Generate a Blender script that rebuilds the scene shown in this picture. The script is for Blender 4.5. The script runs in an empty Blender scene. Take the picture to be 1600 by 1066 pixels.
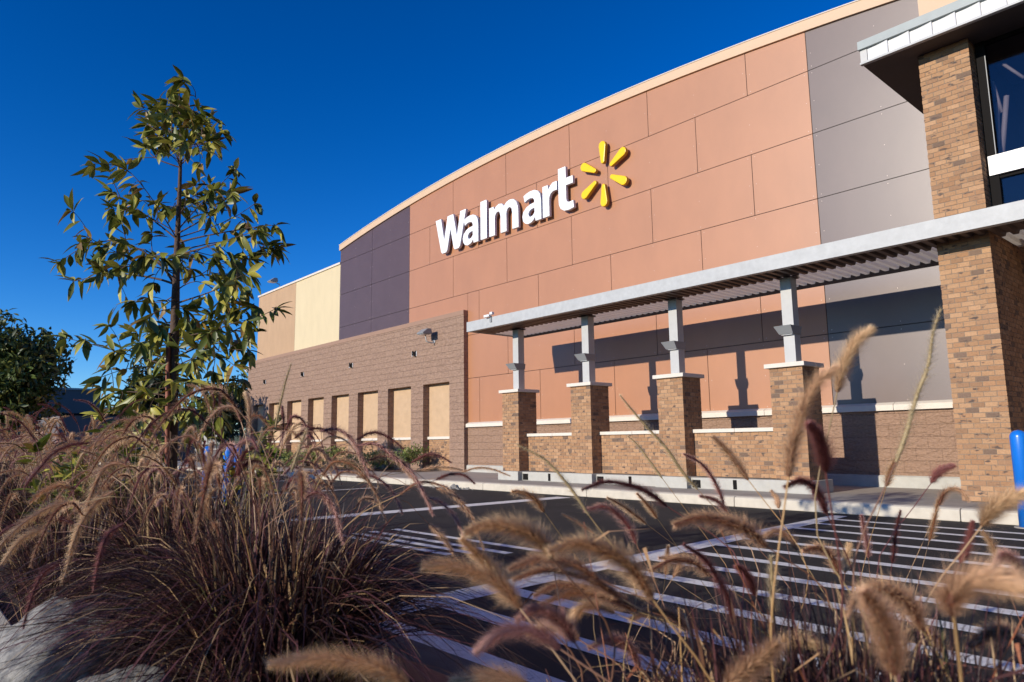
import bpy, math, random
import numpy as np
from mathutils import Vector
random.seed(7); rs = np.random.RandomState(7)
C = bpy.context.scene.collection
scene = bpy.context.scene

# ------------------------------------------------------------------ camera
F, YAW, PIT, ROL, EYE = 1109.05, .71917, .14144, -.01322, 1.0
_h = np.array([-math.cos(YAW), math.sin(YAW), 0.])
_f = _h*math.cos(PIT) + np.array([0, 0, math.sin(PIT)])
_r = np.cross(_f, [0, 0, 1.]); _r /= np.linalg.norm(_r); _u = np.cross(_r, _f)
_R = _r*math.cos(ROL) + _u*math.sin(ROL); _U = -_r*math.sin(ROL) + _u*math.cos(ROL)
CAM = np.array([0., 0., EYE])
cd = bpy.data.cameras.new('camera'); cam = bpy.data.objects.new('camera', cd); C.objects.link(cam)
cd.sensor_width = 36; cd.lens = F/1600*36; cd.clip_start = .05; cd.clip_end = 3000
from mathutils import Matrix
cam.matrix_world = Matrix(((_R[0], _U[0], -_f[0], 0), (_R[1], _U[1], -_f[1], 0), (_R[2], _U[2], -_f[2], EYE), (0, 0, 0, 1)))
cd.dof.use_dof = True; cd.dof.focus_distance = 6.5; cd.dof.aperture_fstop = 5.0; cd.dof.aperture_blades = 0
scene.camera = cam

# ------------------------------------------------------------------ light
SUN_EL, SUN_AZ = math.radians(17.0), math.radians(180+3.0)   # azimuth from +Y clockwise
world = bpy.data.worlds.new('World'); scene.world = world; world.use_nodes = True
nt = world.node_tree; nt.nodes.clear()
sky = nt.nodes.new('ShaderNodeTexSky'); sky.sky_type = 'NISHITA'; sky.sun_disc = False
sky.sun_elevation = SUN_EL; sky.sun_rotation = SUN_AZ
sky.altitude = 1500; sky.air_density = 1.0; sky.dust_density = .15; sky.ozone_density = 3.5
hs = nt.nodes.new('ShaderNodeHueSaturation'); hs.inputs['Saturation'].default_value = 1.32; hs.inputs['Value'].default_value = 1.0
bg = nt.nodes.new('ShaderNodeBackground'); bg.inputs['Strength'].default_value = .10
wo = nt.nodes.new('ShaderNodeOutputWorld')
gm_ = nt.nodes.new('ShaderNodeGamma'); gm_.inputs[1].default_value = 1.24
tint = nt.nodes.new('ShaderNodeVectorMath'); tint.operation = 'MULTIPLY'; tint.inputs[1].default_value = (1.05, 1.07, 1.23)
nt.links.new(sky.outputs[0], hs.inputs['Color']); nt.links.new(hs.outputs[0], gm_.inputs[0]); nt.links.new(gm_.outputs[0], tint.inputs[0]); nt.links.new(tint.outputs[0], bg.inputs[0]); nt.links.new(bg.outputs[0], wo.inputs[0])
sl = bpy.data.lights.new('sun', 'SUN'); sl.energy = 5.0; sl.angle = math.radians(.5); sl.color = (1, .905, .765)
so = bpy.data.objects.new('sun', sl); C.objects.link(so)
# direction to the sun
ds = Vector((math.sin(SUN_AZ)*math.cos(SUN_EL), math.cos(SUN_AZ)*math.cos(SUN_EL), math.sin(SUN_EL)))
so.rotation_euler = ds.to_track_quat('Z', 'Y').to_euler(); so.location = (0, -30, 20)
scene.view_settings.view_transform = 'Standard'; scene.view_settings.look = 'None'
scene.view_settings.exposure = 0.0; scene.view_settings.gamma = 1
scene.cycles.max_bounces = 6; scene.cycles.diffuse_bounces = 3; scene.cycles.glossy_bounces = 3
scene.cycles.transparent_max_bounces = 8; scene.cycles.caustics_reflective = False; scene.cycles.caustics_refractive = False

# ------------------------------------------------------------------ point helpers (a point of a known plane)
def ray(px, py): return _R*((px-800)/F) + _U*((533-py)/F) + _f
def on(px, py, axis, val):
    d = ray(px, py); return CAM + d*((val-CAM[axis])/d[axis])
def at(px, py, dep): return CAM + ray(px, py)*dep

# ------------------------------------------------------------------ object helpers
ORG = {}
def tag(o, label=None, cat=None, group=None, kind=None):
    if label: o['label'] = label
    if cat: o['category'] = cat
    if group: o['group'] = group
    if kind: o['kind'] = kind
    return o
def thing(name, loc, label, cat, group=None):
    o = bpy.data.objects.new(name, None); C.objects.link(o); o.location = loc; o.empty_display_size = .1
    ORG[o.name] = np.array(loc, float); return tag(o, label, cat, group)
def link(name, me, parent=None):
    o = bpy.data.objects.new(name, me); C.objects.link(o)
    ORG[o.name] = ORG[parent.name] if parent else np.zeros(3)
    if parent: o.parent = parent
    return o
class MB:
    def __init__(s): s.v = []; s.f = []; s.m = []; s.c = []; s.smooth = set()
    def face(s, pts, m=0, c=None):
        n = len(s.v); s.v += [tuple(p) for p in pts]; s.f.append(tuple(range(n, n+len(pts)))); s.m.append(m); s.c.append(c)
    def box(s, x0, x1, y0, y1, z0, z1, m=0, c=None, skip=''):
        n = len(s.v)
        s.v += [(x0, y0, z0), (x1, y0, z0), (x1, y1, z0), (x0, y1, z0), (x0, y0, z1), (x1, y0, z1), (x1, y1, z1), (x0, y1, z1)]
        fs = {'d': (0, 3, 2, 1), 'u': (4, 5, 6, 7), 'f': (0, 1, 5, 4), 'r': (1, 2, 6, 5), 'b': (2, 3, 7, 6), 'l': (3, 0, 4, 7)}
        for k, q in fs.items():
            if k not in skip: s.f.append(tuple(n+i for i in q)); s.m.append(m); s.c.append(c)
    def prism(s, pts, a, b, axis=1, m=0, c=None):
        """pts 2D outline (other two axes in order), extruded along axis from a to b"""
        def mk(p, t):
            if axis == 1: return (p[0], t, p[1])
            if axis == 0: return (t, p[0], p[1])
            return (p[0], p[1], t)
        n = len(s.v); k = len(pts)
        s.v += [mk(p, a) for p in pts] + [mk(p, b) for p in pts]
        s.f += [tuple(range(n, n+k)), tuple(range(n+2*k-1, n+k-1, -1))]; s.m += [m, m]; s.c += [c, c]
        for i in range(k):
            j = (i+1) % k; s.f.append((n+i, n+k+i, n+k+j, n+j)); s.m.append(m); s.c.append(c)
    def tube(s, pts, rad, sides=8, m=0, c=None, cap=True):
        pts = [np.array(p, float) for p in pts]; n0 = len(s.v); N = len(pts)
        if not hasattr(rad, '__len__'): rad = [rad]*N
        up = np.array([0, 0, 1.]); 
        for i, p in enumerate(pts):
            t = pts[min(i+1, N-1)]-pts[max(i-1, 0)]; t = t/(np.linalg.norm(t)+1e-9)
            a = np.cross(t, up if abs(t[2]) < .95 else np.array([1., 0, 0])); a /= np.linalg.norm(a); b = np.cross(t, a)
            for k in range(sides):
                th = 2*math.pi*k/sides; s.v.append(tuple(p+rad[i]*(a*math.cos(th)+b*math.sin(th))))
        for i in range(N-1):
            for k in range(sides):
                q = (n0+i*sides+k, n0+i*sides+(k+1) % sides, n0+(i+1)*sides+(k+1) % sides, n0+(i+1)*sides+k)
                s.smooth.add(len(s.f)); s.f.append(q); s.m.append(m); s.c.append(c)
        if cap:
            s.f.append(tuple(n0+k for k in range(sides-1, -1, -1))); s.m.append(m); s.c.append(c)
            s.f.append(tuple(n0+(N-1)*sides+k for k in range(sides))); s.m.append(m); s.c.append(c)
    def build(s, name, mats, parent=None, bevel=0, recalc=True):
        me = bpy.data.meshes.new(name); org = ORG[parent.name] if parent else np.zeros(3)
        V = np.array(s.v, float)-org
        me.from_pydata(V.tolist(), [], s.f)
        for m in (mats if isinstance(mats, (list, tuple)) else [mats]): me.materials.append(m)
        me.polygons.foreach_set('material_index', s.m)
        if s.smooth:
            sm = np.zeros(len(s.f), bool); sm[list(s.smooth)] = True; me.polygons.foreach_set('use_smooth', sm)
        if any(c is not None for c in s.c):
            at_ = me.color_attributes.new('tone', 'FLOAT_COLOR', 'CORNER'); cols = []
            for f, c in zip(s.f, s.c):
                c = c if c is not None else (.5, .5, .5)
                cols += list((c[0], c[1], c[2], 1.))*len(f)
            at_.data.foreach_set('color', cols)
        if recalc:
            import bmesh
            b = bmesh.new(); b.from_mesh(me); bmesh.ops.recalc_face_normals(b, faces=b.faces); b.to_mesh(me); b.free()
        me.update(); o = link(name, me, parent)
        if bevel:
            md = o.modifiers.new('bevel', 'BEVEL'); md.width = bevel; md.segments = 2; md.limit_method = 'ANGLE'
        return o
def np_mesh(name, V, faces, mats, midx=None, cols=None, smooth=False):
    """faces: (n,k) int array; cols per vertex"""
    me = bpy.data.meshes.new(name); n, k = faces.shape
    me.vertices.add(len(V)); me.vertices.foreach_set('co', np.ascontiguousarray(V, np.float32).ravel())
    me.loops.add(n*k); me.loops.foreach_set('vertex_index', faces.astype(np.int32).ravel())
    me.polygons.add(n); me.polygons.foreach_set('loop_start', np.arange(0, n*k, k, dtype=np.int32))
    me.polygons.foreach_set('loop_total', np.full(n, k, np.int32))
    for m in mats: me.materials.append(m)
    if midx is not None: me.polygons.foreach_set('material_index', midx.astype(np.int32))
    if smooth: me.polygons.foreach_set('use_smooth', np.ones(n, bool))
    if cols is not None:
        a = me.color_attributes.new('tone', 'FLOAT_COLOR', 'POINT')
        a.data.foreach_set('color', np.concatenate([cols, np.ones((len(cols), 1))], 1).astype(np.float32).ravel())
    me.update(calc_edges=True); me.validate(); return me

# ------------------------------------------------------------------ materials
def mat(name, col, rough=.6, metal=0, var=.0, vscale=3., bump=0., bscale=60., spec=.5, tone=False, trans=0., detail=6, col2=None, stretch=None):
    m = bpy.data.materials.new(name); m.use_nodes = True; t = m.node_tree; N = t.nodes; L = t.links
    b = N['Principled BSDF']; b.inputs['Roughness'].default_value = rough; b.inputs['Metallic'].default_value = metal
    b.inputs['Specular IOR Level'].default_value = spec
    tc = N.new('ShaderNodeTexCoord'); src = tc.outputs['Object']
    if stretch:
        mp = N.new('ShaderNodeMapping'); mp.inputs['Scale'].default_value = stretch; L.new(src, mp.inputs[0]); src = mp.outputs[0]
    base = None
    if tone:
        at_ = N.new('ShaderNodeAttribute'); at_.attribute_name = 'tone'; base = at_.outputs['Color']
    if var > 0:
        n = N.new('ShaderNodeTexNoise'); n.inputs['Scale'].default_value = vscale; n.inputs['Detail'].default_value = detail; n.inputs['Roughness'].default_value = .65
        L.new(src, n.inputs['Vector'])
        if col2 is not None:
            r = N.new('ShaderNodeValToRGB'); r.color_ramp.elements[0].position = .38; r.color_ramp.elements[1].position = .66
            r.color_ramp.elements[0].color = (*col, 1); r.color_ramp.elements[1].color = (*col2, 1)
            L.new(n.outputs[0], r.inputs[0]); L.new(r.outputs[0], b.inputs['Base Color'])
        else:
            mr = N.new('ShaderNodeMapRange'); mr.inputs[1].default_value = .25; mr.inputs[2].default_value = .75
            mr.inputs[3].default_value = 1-var; mr.inputs[4].default_value = 1+var; L.new(n.outputs[0], mr.inputs[0])
            vm = N.new('ShaderNodeVectorMath'); vm.operation = 'SCALE'; L.new(mr.outputs[0], vm.inputs['Scale'])
            if base: L.new(base, vm.inputs[0])
            else: vm.inputs[0].default_value = col
            L.new(vm.outputs[0], b.inputs['Base Color'])
    elif base: L.new(base, b.inputs['Base Color'])
    else: b.inputs['Base Color'].default_value = (*col, 1)
    if bump > 0:
        n2 = N.new('ShaderNodeTexNoise'); n2.inputs['Scale'].default_value = bscale; n2.inputs['Detail'].default_value = 5; L.new(src, n2.inputs['Vector'])
        bp = N.new('ShaderNodeBump'); bp.inputs['Strength'].default_value = bump; bp.inputs['Distance'].default_value = .01
        L.new(n2.outputs[0], bp.inputs['Height']); L.new(bp.outputs[0], b.inputs['Normal'])
    if trans > 0:
        tr = N.new('ShaderNodeBsdfTranslucent'); mx = N.new('ShaderNodeMixShader'); mx.inputs[0].default_value = trans
        L.new(b.outputs[0], mx.inputs[1]); L.new(tr.outputs[0], mx.inputs[2]); L.new(mx.outputs[0], N['Material Output'].inputs[0])
        s_ = b.inputs['Base Color'].links
        if s_: L.new(s_[0].from_socket, tr.inputs[0])
        else: tr.inputs[0].default_value = (*col, 1)
    return m
def block_mat(name, c1, c2, mortar, bw, bh, bump=.6, nscale=14, ms=.012, rough=.85, cont=.5):
    """coursed block wall; x+y runs along any upright face"""
    m = bpy.data.materials.new(name); m.use_nodes = True; t = m.node_tree; N = t.nodes; L = t.links
    b = N['Principled BSDF']; b.inputs['Roughness'].default_value = rough; b.inputs['Specular IOR Level'].default_value = .25
    g = N.new('ShaderNodeNewGeometry'); sp = N.new('ShaderNodeSeparateXYZ'); L.new(g.outputs['Position'], sp.inputs[0])
    ad = N.new('ShaderNodeMath'); ad.operation = 'ADD'; L.new(sp.outputs[0], ad.inputs[0]); L.new(sp.outputs[1], ad.inputs[1])
    cb = N.new('ShaderNodeCombineXYZ'); L.new(ad.outputs[0], cb.inputs[0]); L.new(sp.outputs[2], cb.inputs[1])
    br = N.new('ShaderNodeTexBrick'); br.inputs['Scale'].default_value = 1; br.inputs['Brick Width'].default_value = bw; br.inputs['Row Height'].default_value = bh
    br.inputs['Mortar Size'].default_value = ms; br.inputs['Mortar Smooth'].default_value = .3
    br.inputs['Color1'].default_value = (*c1, 1); br.inputs['Color2'].default_value = (*c2, 1); br.inputs['Mortar'].default_value = (*mortar, 1)
    L.new(cb.outputs[0], br.inputs['Vector'])
    mp = N.new('ShaderNodeMapping'); mp.inputs['Scale'].default_value = (1, 1, 2.4); L.new(g.outputs['Position'], mp.inputs[0])
    n = N.new('ShaderNodeTexNoise'); n.inputs['Scale'].default_value = nscale*1.6; n.inputs['Detail'].default_value = 8; n.inputs['Roughness'].default_value = .65
    L.new(mp.outputs[0], n.inputs['Vector'])
    mr = N.new('ShaderNodeMapRange'); mr.inputs[1].default_value = .3; mr.inputs[2].default_value = .7; mr.inputs[3].default_value = 1-cont*.35; mr.inputs[4].default_value = 1+cont*.35
    L.new(n.outputs[0], mr.inputs[0]); vm = N.new('ShaderNodeVectorMath'); vm.operation = 'SCALE'; L.new(br.outputs['Color'], vm.inputs[0]); L.new(mr.outputs[0], vm.inputs['Scale'])
    L.new(vm.outputs[0], b.inputs['Base Color'])
    v = N.new('ShaderNodeTexNoise'); v.inputs['Scale'].default_value = nscale*.6; v.inputs['Detail'].default_value = 5; v.inputs['Distortion'].default_value = .8
    L.new(mp.outputs[0], v.inputs['Vector'])
    sb = N.new('ShaderNodeMath'); sb.operation = 'MULTIPLY_ADD'; sb.inputs[1].default_value = -.22; L.new(br.outputs['Fac'], sb.inputs[0]); L.new(v.outputs[0], sb.inputs[2])
    bp = N.new('ShaderNodeBump'); bp.inputs['Strength'].default_value = bump; bp.inputs['Distance'].default_value = .05
    L.new(sb.outputs[0], bp.inputs['Height']); L.new(bp.outputs[0], b.inputs['Normal'])
    return m
M = {}
M['asphalt'] = mat('asphalt', (.030, .028, .028), .85, var=.45, vscale=1.3, bump=.8, bscale=220, spec=.3)
M['paint'] = mat('road_paint', (.80, .78, .74), .6, var=.22, vscale=14, bump=.3, bscale=180)
M['concrete'] = mat('concrete', (.34, .31, .27), .85, var=.15, vscale=3.5, bump=.2, bscale=90)
M['gutter'] = mat('gutter_concrete', (.10, .09, .085), .9, var=.3, vscale=5, bump=.3, bscale=90)
M['kerbc'] = mat('kerb_concrete', (.55, .50, .41), .85, var=.14, vscale=5, bump=.25, bscale=80)
M['redkerb'] = mat('red_kerb_paint', (.20, .035, .035), .6, var=.3, vscale=20, bump=.3, bscale=90)
M['plinth'] = mat('plinth_concrete', (.44, .43, .39), .85, var=.12, vscale=6, bump=.2, bscale=90)
M['orange'] = mat('orange_panel', (.405, .182, .088), .43, var=.09, vscale=.9, bump=.05, bscale=200, spec=.75, stretch=(1, 1, .6))
M['purple'] = mat('purple_panel', (.088, .054, .058), .45, var=.10, vscale=1.6, bump=.05, bscale=200, spec=.5)
M['grey'] = mat('grey_panel', (.108, .070, .059), .38, var=.13, vscale=1.0, bump=.05, bscale=200, spec=.85, stretch=(1, 1, .6))
M['gap'] = mat('panel_gap', (.03, .018, .014), .9)
M['rivet'] = mat('panel_fastener', (.62, .50, .44), .5)
M['band'] = mat('coping_tan', (.60, .42, .275), .6, var=.04, vscale=2)
M['cream'] = mat('cream_stucco', (.60, .50, .32), .9, var=.06, vscale=2.2, bump=.25, bscale=60, stretch=(1, 1, .35))
M['tan'] = mat('tan_stucco', (.44, .29, .175), .9, var=.10, vscale=2.2, bump=.25, bscale=60, stretch=(1, 1, .35))
M['infill'] = mat('infill_stucco', (.50, .345, .21), .9, var=.10, vscale=4, bump=.3, bscale=50)
M['cmu'] = block_mat('brown_split_block', (.300, .198, .144), (.286, .187, .136), (.274, .180, .130), .40, .20, bump=1.0, nscale=7, ms=.005, cont=.75)
M['cmu2'] = block_mat('wainscot_split_block', (.310, .198, .138), (.295, .188, .131), (.284, .181, .126), .40, .20, bump=1.0, nscale=13, ms=.005, cont=.75)
M['capband'] = mat('brown_cap', (.30, .185, .13), .8, var=.06, vscale=4)
M['brick'] = mat('brick', (.4, .3, .2), .85, tone=True, var=.16, vscale=40, bump=.5, bscale=120, spec=.25)
M['mortar'] = mat('mortar', (.25, .19, .14), .95, var=.15, vscale=60, bump=.5, bscale=150)
M['stone'] = mat('limestone', (.66, .60, .52), .8, var=.05, vscale=8, bump=.12, bscale=90)
M['galv'] = mat('galvanised_steel', (.42, .43, .43), .55, .0, var=.12, vscale=9, bump=.04, bscale=60, spec=.6)
M['galvs'] = mat('post_steel', (.45, .45, .44), .5, .0, var=.06, vscale=5, spec=.5)
M['lampgrey'] = mat('lamp_grey', (.26, .27, .28), .5, .0, spec=.5)
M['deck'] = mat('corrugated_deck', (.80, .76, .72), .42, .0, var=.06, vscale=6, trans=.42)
M['deckshade'] = mat('canopy_deck_shade', (.115, .082, .07), .5, .2, var=.1)  # shade under the canopy's front half, put into the colour
M['deckdark'] = mat('canopy_beam', (.09, .08, .085), .6, var=.1)
M['white'] = mat('sign_white', (.86, .86, .87), .3)
M['whiteedge_shade'] = mat('sign_edge_shade', (.55, .60, .70), .4)  # bluish shade of the letter sides painted as their colour
M['yellow'] = mat('sign_yellow', (.90, .56, .008), .3)
M['yellowedge'] = mat('sign_yellow_edge', (.52, .30, .01), .4)
M['pillow'] = mat('white_metal_panel', (.66, .66, .66), .3, .0, var=.03, spec=.6)
M['steelgrey'] = mat('grey_flashing', (.30, .34, .34), .5, .0, var=.08, vscale=7)
M['black'] = mat('dark_frame', (.010, .009, .009), .85, spec=.15)
M['soffit'] = mat('soffit_dark', (.055, .040, .036), .7, var=.1)
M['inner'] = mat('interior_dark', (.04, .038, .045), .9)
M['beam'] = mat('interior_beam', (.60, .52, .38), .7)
M['blue'] = mat('bollard_blue', (.008, .16, .62), .28, spec=.6)
M['soil'] = mat('soil', (.045, .030, .020), .95, var=.4, vscale=18, bump=1, bscale=60)
M['mulch'] = mat('mulch', (.10, .055, .030), .95, var=.4, vscale=30, bump=1, bscale=60)
M['boulder'] = mat('boulder', (.31, .295, .265), .9, var=.5, vscale=30, bump=1.0, bscale=16, col2=(.11, .11, .11), detail=10)
M['bark'] = mat('bark', (.085, .050, .034), .85, var=.3, vscale=30, bump=.6, bscale=60)
M['stake'] = mat('stake_wood', (.25, .080, .045), .7, var=.25, vscale=14)
M['leaf'] = mat('leaf', (.05, .08, .02), .42, tone=True, var=.2, vscale=9, spec=.4, trans=.16)
M['leaf2'] = mat('leaf_far', (.05, .08, .02), .5, tone=True, trans=.15)
M['blade'] = mat('grass_blade', (.1, .03, .04), .5, tone=True, spec=.4, trans=.12)
M['bristle'] = mat('plume_bristle', (.5, .3, .2), .55, tone=True, spec=.4, trans=.2)
M['stalk'] = mat('grass_stalk', (.3, .2, .08), .5, tone=True)
M['farwall'] = mat('far_building_wall', (.11, .10, .105), .8, var=.12, vscale=.5)
M['farband'] = mat('far_building_band', (.42, .40, .38), .8)
M['silver'] = mat('car_silver', (.13, .13, .13), .4, .0)
M['tyre'] = mat('tyre', (.02, .02, .02), .8)
M['carglass'] = mat('car_glass', (.02, .025, .03), .1)
M['camwhite'] = mat('camera_housing', (.75, .75, .75), .4)
_t = M['paint'].node_tree; _N = _t.nodes; _b = _N['Principled BSDF']; _l = _b.inputs['Base Color'].links[0].from_socket   # chipped, worn paint
_n = _N.new('ShaderNodeTexNoise'); _n.inputs['Scale'].default_value = 38; _n.inputs['Detail'].default_value = 6; _n.inputs['Roughness'].default_value = .7; _t.links.new([n for n in _N if n.type == 'TEX_COORD'][0].outputs['Object'], _n.inputs[0])
_r = _N.new('ShaderNodeValToRGB'); _r.color_ramp.elements[0].position = .60; _r.color_ramp.elements[1].position = .66; _t.links.new(_n.outputs[0], _r.inputs[0])
_x = _N.new('ShaderNodeMix'); _x.data_type = 'RGBA'; _t.links.new(_r.outputs[0], _x.inputs[0]); _t.links.new(_l, _x.inputs[6]); _x.inputs[7].default_value = (.10, .10, .10, 1); _t.links.new(_x.outputs[2], _b.inputs['Base Color'])
g_ = bpy.data.materials.new('window_glass'); g_.use_nodes = True; t_ = g_.node_tree; t_.nodes.clear()
o_ = t_.nodes.new('ShaderNodeOutputMaterial'); mx = t_.nodes.new('ShaderNodeMixShader'); gl = t_.nodes.new('ShaderNodeBsdfGlossy'); tr = t_.nodes.new('ShaderNodeBsdfTransparent')
gl.inputs['Roughness'].default_value = .03; tr.inputs[0].default_value = (.70, .70, .78, 1); mx.inputs[0].default_value = .05
t_.links.new(tr.outputs[0], mx.inputs[1]); t_.links.new(gl.outputs[0], mx.inputs[2]); t_.links.new(mx.outputs[0], o_.inputs[0]); M['glass'] = g_

# ------------------------------------------------------------------ bricks
def brick_tone():
    r = random.random()
    if r < .05: c = np.array((.19, .135, .10))
    elif r < .20: c = np.array((.32, .20, .12))
    elif r < .45: c = np.array((.43, .275, .16))
    elif r < .62: c = np.array((.36, .215, .12))
    else: c = np.array((.395, .245, .138))
    return tuple(c*np.array((.97, .90, .86))*random.uniform(.90, 1.10))
BL, BH, J = .150, .0675, .009
def brickwork(b, x0, x1, y0, y1, z0, z1, sides='flrb', shift=0):
    """courses of single bricks standing 5 mm proud of a mortar core"""
    e = .005
    b.box(x0+e, x1-e, y0+e, y1-e, z0, z1, m=1)
    n = max(1, round((z1-z0)/BH)); h = (z1-z0)/n; jn = 0.0045
    for k in range(n):
        za, zb = z0+k*h+jn, z0+(k+1)*h-jn
        for s in sides:
            lo, hi = (x0, x1) if s in 'fb' else (y0, y1)
            half = ((k+shift) % 2 == 0) ^ (s in 'lr')
            p = lo - (BL*.5 if half else 0); 
            while p < hi-1e-3:
                a = max(p+jn, lo if p <= lo else p+jn); a = max(a, lo); c = min(p+BL-jn, hi)
                if hi-(p+BL) < .035: c = hi
                if c-a > .02:
                    o = random.uniform(-.0012, .0022); t = brick_tone(); dpt = .03
                    zz0, zz1 = za+random.uniform(-.0012, .0012), zb+random.uniform(-.0012, .0012)
                    if s == 'f': b.box(a, c, y0-o, y0+dpt, zz0, zz1, c=t, skip='b')
                    elif s == 'b': b.box(a, c, y1-dpt, y1+o, zz0, zz1, c=t, skip='f')
                    elif s == 'r': b.box(x1-dpt, x1+o, a+.0006, c-.0006, zz0+.0004, zz1-.0004, c=t, skip='l')
                    else: b.box(x0-o, x0+dpt, a+.0006, c-.0006, zz0+.0004, zz1-.0004, c=t, skip='r')
                if c >= hi: break
                p += BL
_t = M['brick'].node_tree; _N = _t.nodes; _b = _N['Principled BSDF']; _l = _b.inputs['Base Color'].links[0].from_socket   # smoky kiln marks on the brick faces
_m = _N.new('ShaderNodeMapping'); _m.inputs['Scale'].default_value = (7, 7, 17); _t.links.new([n for n in _N if n.type == 'TEX_COORD'][0].outputs['Object'], _m.inputs[0])
_n = _N.new('ShaderNodeTexNoise'); _n.inputs['Scale'].default_value = 1.0; _n.inputs['Detail'].default_value = 3; _t.links.new(_m.outputs[0], _n.inputs[0])
_r = _N.new('ShaderNodeValToRGB'); _r.color_ramp.elements[0].position = .60; _r.color_ramp.elements[1].position = .69; _t.links.new(_n.outputs[0], _r.inputs[0])
_x = _N.new('ShaderNodeMix'); _x.data_type = 'RGBA'; _t.links.new(_r.outputs[0], _x.inputs[0]); _t.links.new(_l, _x.inputs[6]); _x.inputs[7].default_value = (.10, .075, .065, 1); _t.links.new(_x.outputs[2], _b.inputs['Base Color'])
BR = [M['brick'], M['mortar']]

# ------------------------------------------------------------------ ground
def sheet(name, x0, x1, y0, y1, z, m, sub=1):
    b = MB(); b.face([(x0, y0, z), (x1, y0, z), (x1, y1, z), (x0, y1, z)]); o = b.build(name, m); return tag(o, kind='structure')
sheet('ground', -900, 900, -900, 900, 0, M['asphalt'])
YP, YW = 10.75, 13.05
b = MB()                                       # pavement: slabs with tooled joints
xs = list(np.arange(-60, 12.01, 1.5))
for i in range(len(xs)-1):
    for (ya, yb) in ((9.86, 11.6), (11.6, 13.2)): b.box(xs[i]+.004, xs[i+1]-.004, ya+.004, yb-.004, .0, .15)
b.box(-60, 12, 9.86, 13.2, 0, .14)
tag(b.build('pavement', M['concrete']), kind='structure')
b = MB(); xs = list(np.arange(-60, 12.01, 3.0))
for i in range(len(xs)-1):
    b.prism([(9.62, 0), (9.855, 0), (9.855, .153), (9.67, .153), (9.63, .135)], xs[i]+.004, xs[i+1]-.004, axis=0)
tag(b.build('kerb', M['kerbc'], bevel=.01), kind='structure')
# painted markings
def stripe(b, x0, y0, x1, y1, w, z=.004, w2=None):
    d = np.array([x1-x0, y1-y0]); d = d/np.linalg.norm(d); n = np.array([-d[1], d[0]]); w2 = w2 or w
    b.face([(x0-n[0]*w/2, y0-n[1]*w/2, z), (x1-n[0]*w2/2, y1-n[1]*w2/2, z), (x1+n[0]*w2/2, y1+n[1]*w2/2, z), (x0+n[0]*w/2, y0+n[1]*w/2, z)])
b = MB()
stripe(b, -3.86, 2.10, -4.30, 9.35, .30, w2=.20)
ys = [2.19, 2.72, 3.28, 3.85, 4.42, 4.98, 5.53, 6.08, 6.64, 7.2, 7.78, 8.36, 8.9]
for i, y in enumerate(ys):
    x0 = -3.73-(y-2.1)*.065
    stripe(b, x0+.004, y, 3.5, y-.10*(x0 < 0)-.12, .165-.0045*i, z=.004, w2=.165-.0045*i)
stripe(b, -9.3, 2.2, -9.25, 9.3, .36)
for i, y in enumerate((4.60, 4.30, 4.08, 3.88, 3.3)): stripe(b, -7.4, y, -4.86-.16*i, y+.03, .10)
for x in (-14.5, -19.5, -24.5): stripe(b, x, 2.2, x-.1, 8.6, .12)
tag(b.build('road_markings', M['paint'], recalc=False), kind='structure')

# planter island
IX0, IX1 = -24., 4.
sheet('island_soil', IX0, IX1, .54, 1.50, .12, M['soil'])
b = MB()
for x in np.arange(IX0, IX1-.01, 2.0):
    b.box(x+.004, x+1.996, .40, .54, 0, .15)
tag(b.build('island_kerb_near', M['kerbc'], bevel=.012), kind='structure')
b = MB()
for x in np.arange(IX0, IX1-.01, 2.0): b.box(x+.004, x+1.996, 1.50, 1.64, 0, .15)
tag(b.build('island_kerb_far', M['redkerb'], bevel=.012), kind='structure')
b = MB(); b.box(IX0-.14, IX0, .40, 1.64, 0, .149); tag(b.build('island_kerb_end', M['kerbc'], bevel=.012), kind='structure')
sheet('gutter', IX0, IX1, 1.64, 2.105, .008, M['gutter'])
# bed in front of the wing
sheet('planting_bed', -34, -18.0, 11.55, 12.88, .156, M['mulch'])

# ------------------------------------------------------------------ the store
store = thing('store_building', (-12, YW, 0), 'big box store with orange, purple and grey panelled arched facade and brown masonry wing', 'building')
def arch(x): return 9.42-.0063*(x+14.3)**2
def panels(name, m, x0, x1, joints, zrows, tilt=.0):
    """flat cladding panels hung with a 14 mm shadow gap"""
    b = MB(); g = .007
    for r in range(len(zrows)-1):
        za, zb = zrows[r], zrows[r+1]
        js = [x0]+sorted(j for j in joints(r) if x0+.2 < j < x1-.2)+[x1]
        for i in range(len(js)-1):
            a, c = js[i]+(g if i else .002), js[i+1]-(g if i < len(js)-2 else .002)
            if zb is None:
                n = 8; top = [(a+(c-a)*k/n, arch(a+(c-a)*k/n)-.003) for k in range(n, -1, -1)]
                pts = [(a, za+g), (c, za+g)]+top; zt = arch((a+c)/2)
            else: pts = [(a, za+g), (c, za+g), (c, zb-g), (a, zb-g)]; zt = zb
            b.prism(pts, YW, YW+.012, m=0)
            nx = max(2, round((c-a)/1.25)+1)
            for k in range(nx):
                for zz in (za+.07, zt-.07 if zb else None, (za+zt)/2):
                    if zz is None: continue
                    xx = a+.07+(c-a-.14)*k/(nx-1); rr = .008
                    b.face([(xx+rr*math.cos(q), YW-.0015, zz+rr*math.sin(q)) for q in (0, 1.26, 2.51, 3.77, 5.03)], m=1)
    return b.build(name, [m, M['rivet']], store, recalc=False)
rows = [1.56, 2.915, 4.225, 5.54, 6.85, 8.15, None]
def jo(r): return [-7.28-2.6*k+(-1.30 if r % 2 == 0 else 0) for k in range(-1, 9)]
def jp(r): return [-22.75]
panels('orange_wall', M['orange'], -16.93, -5.97, jo, rows[:4])
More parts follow.
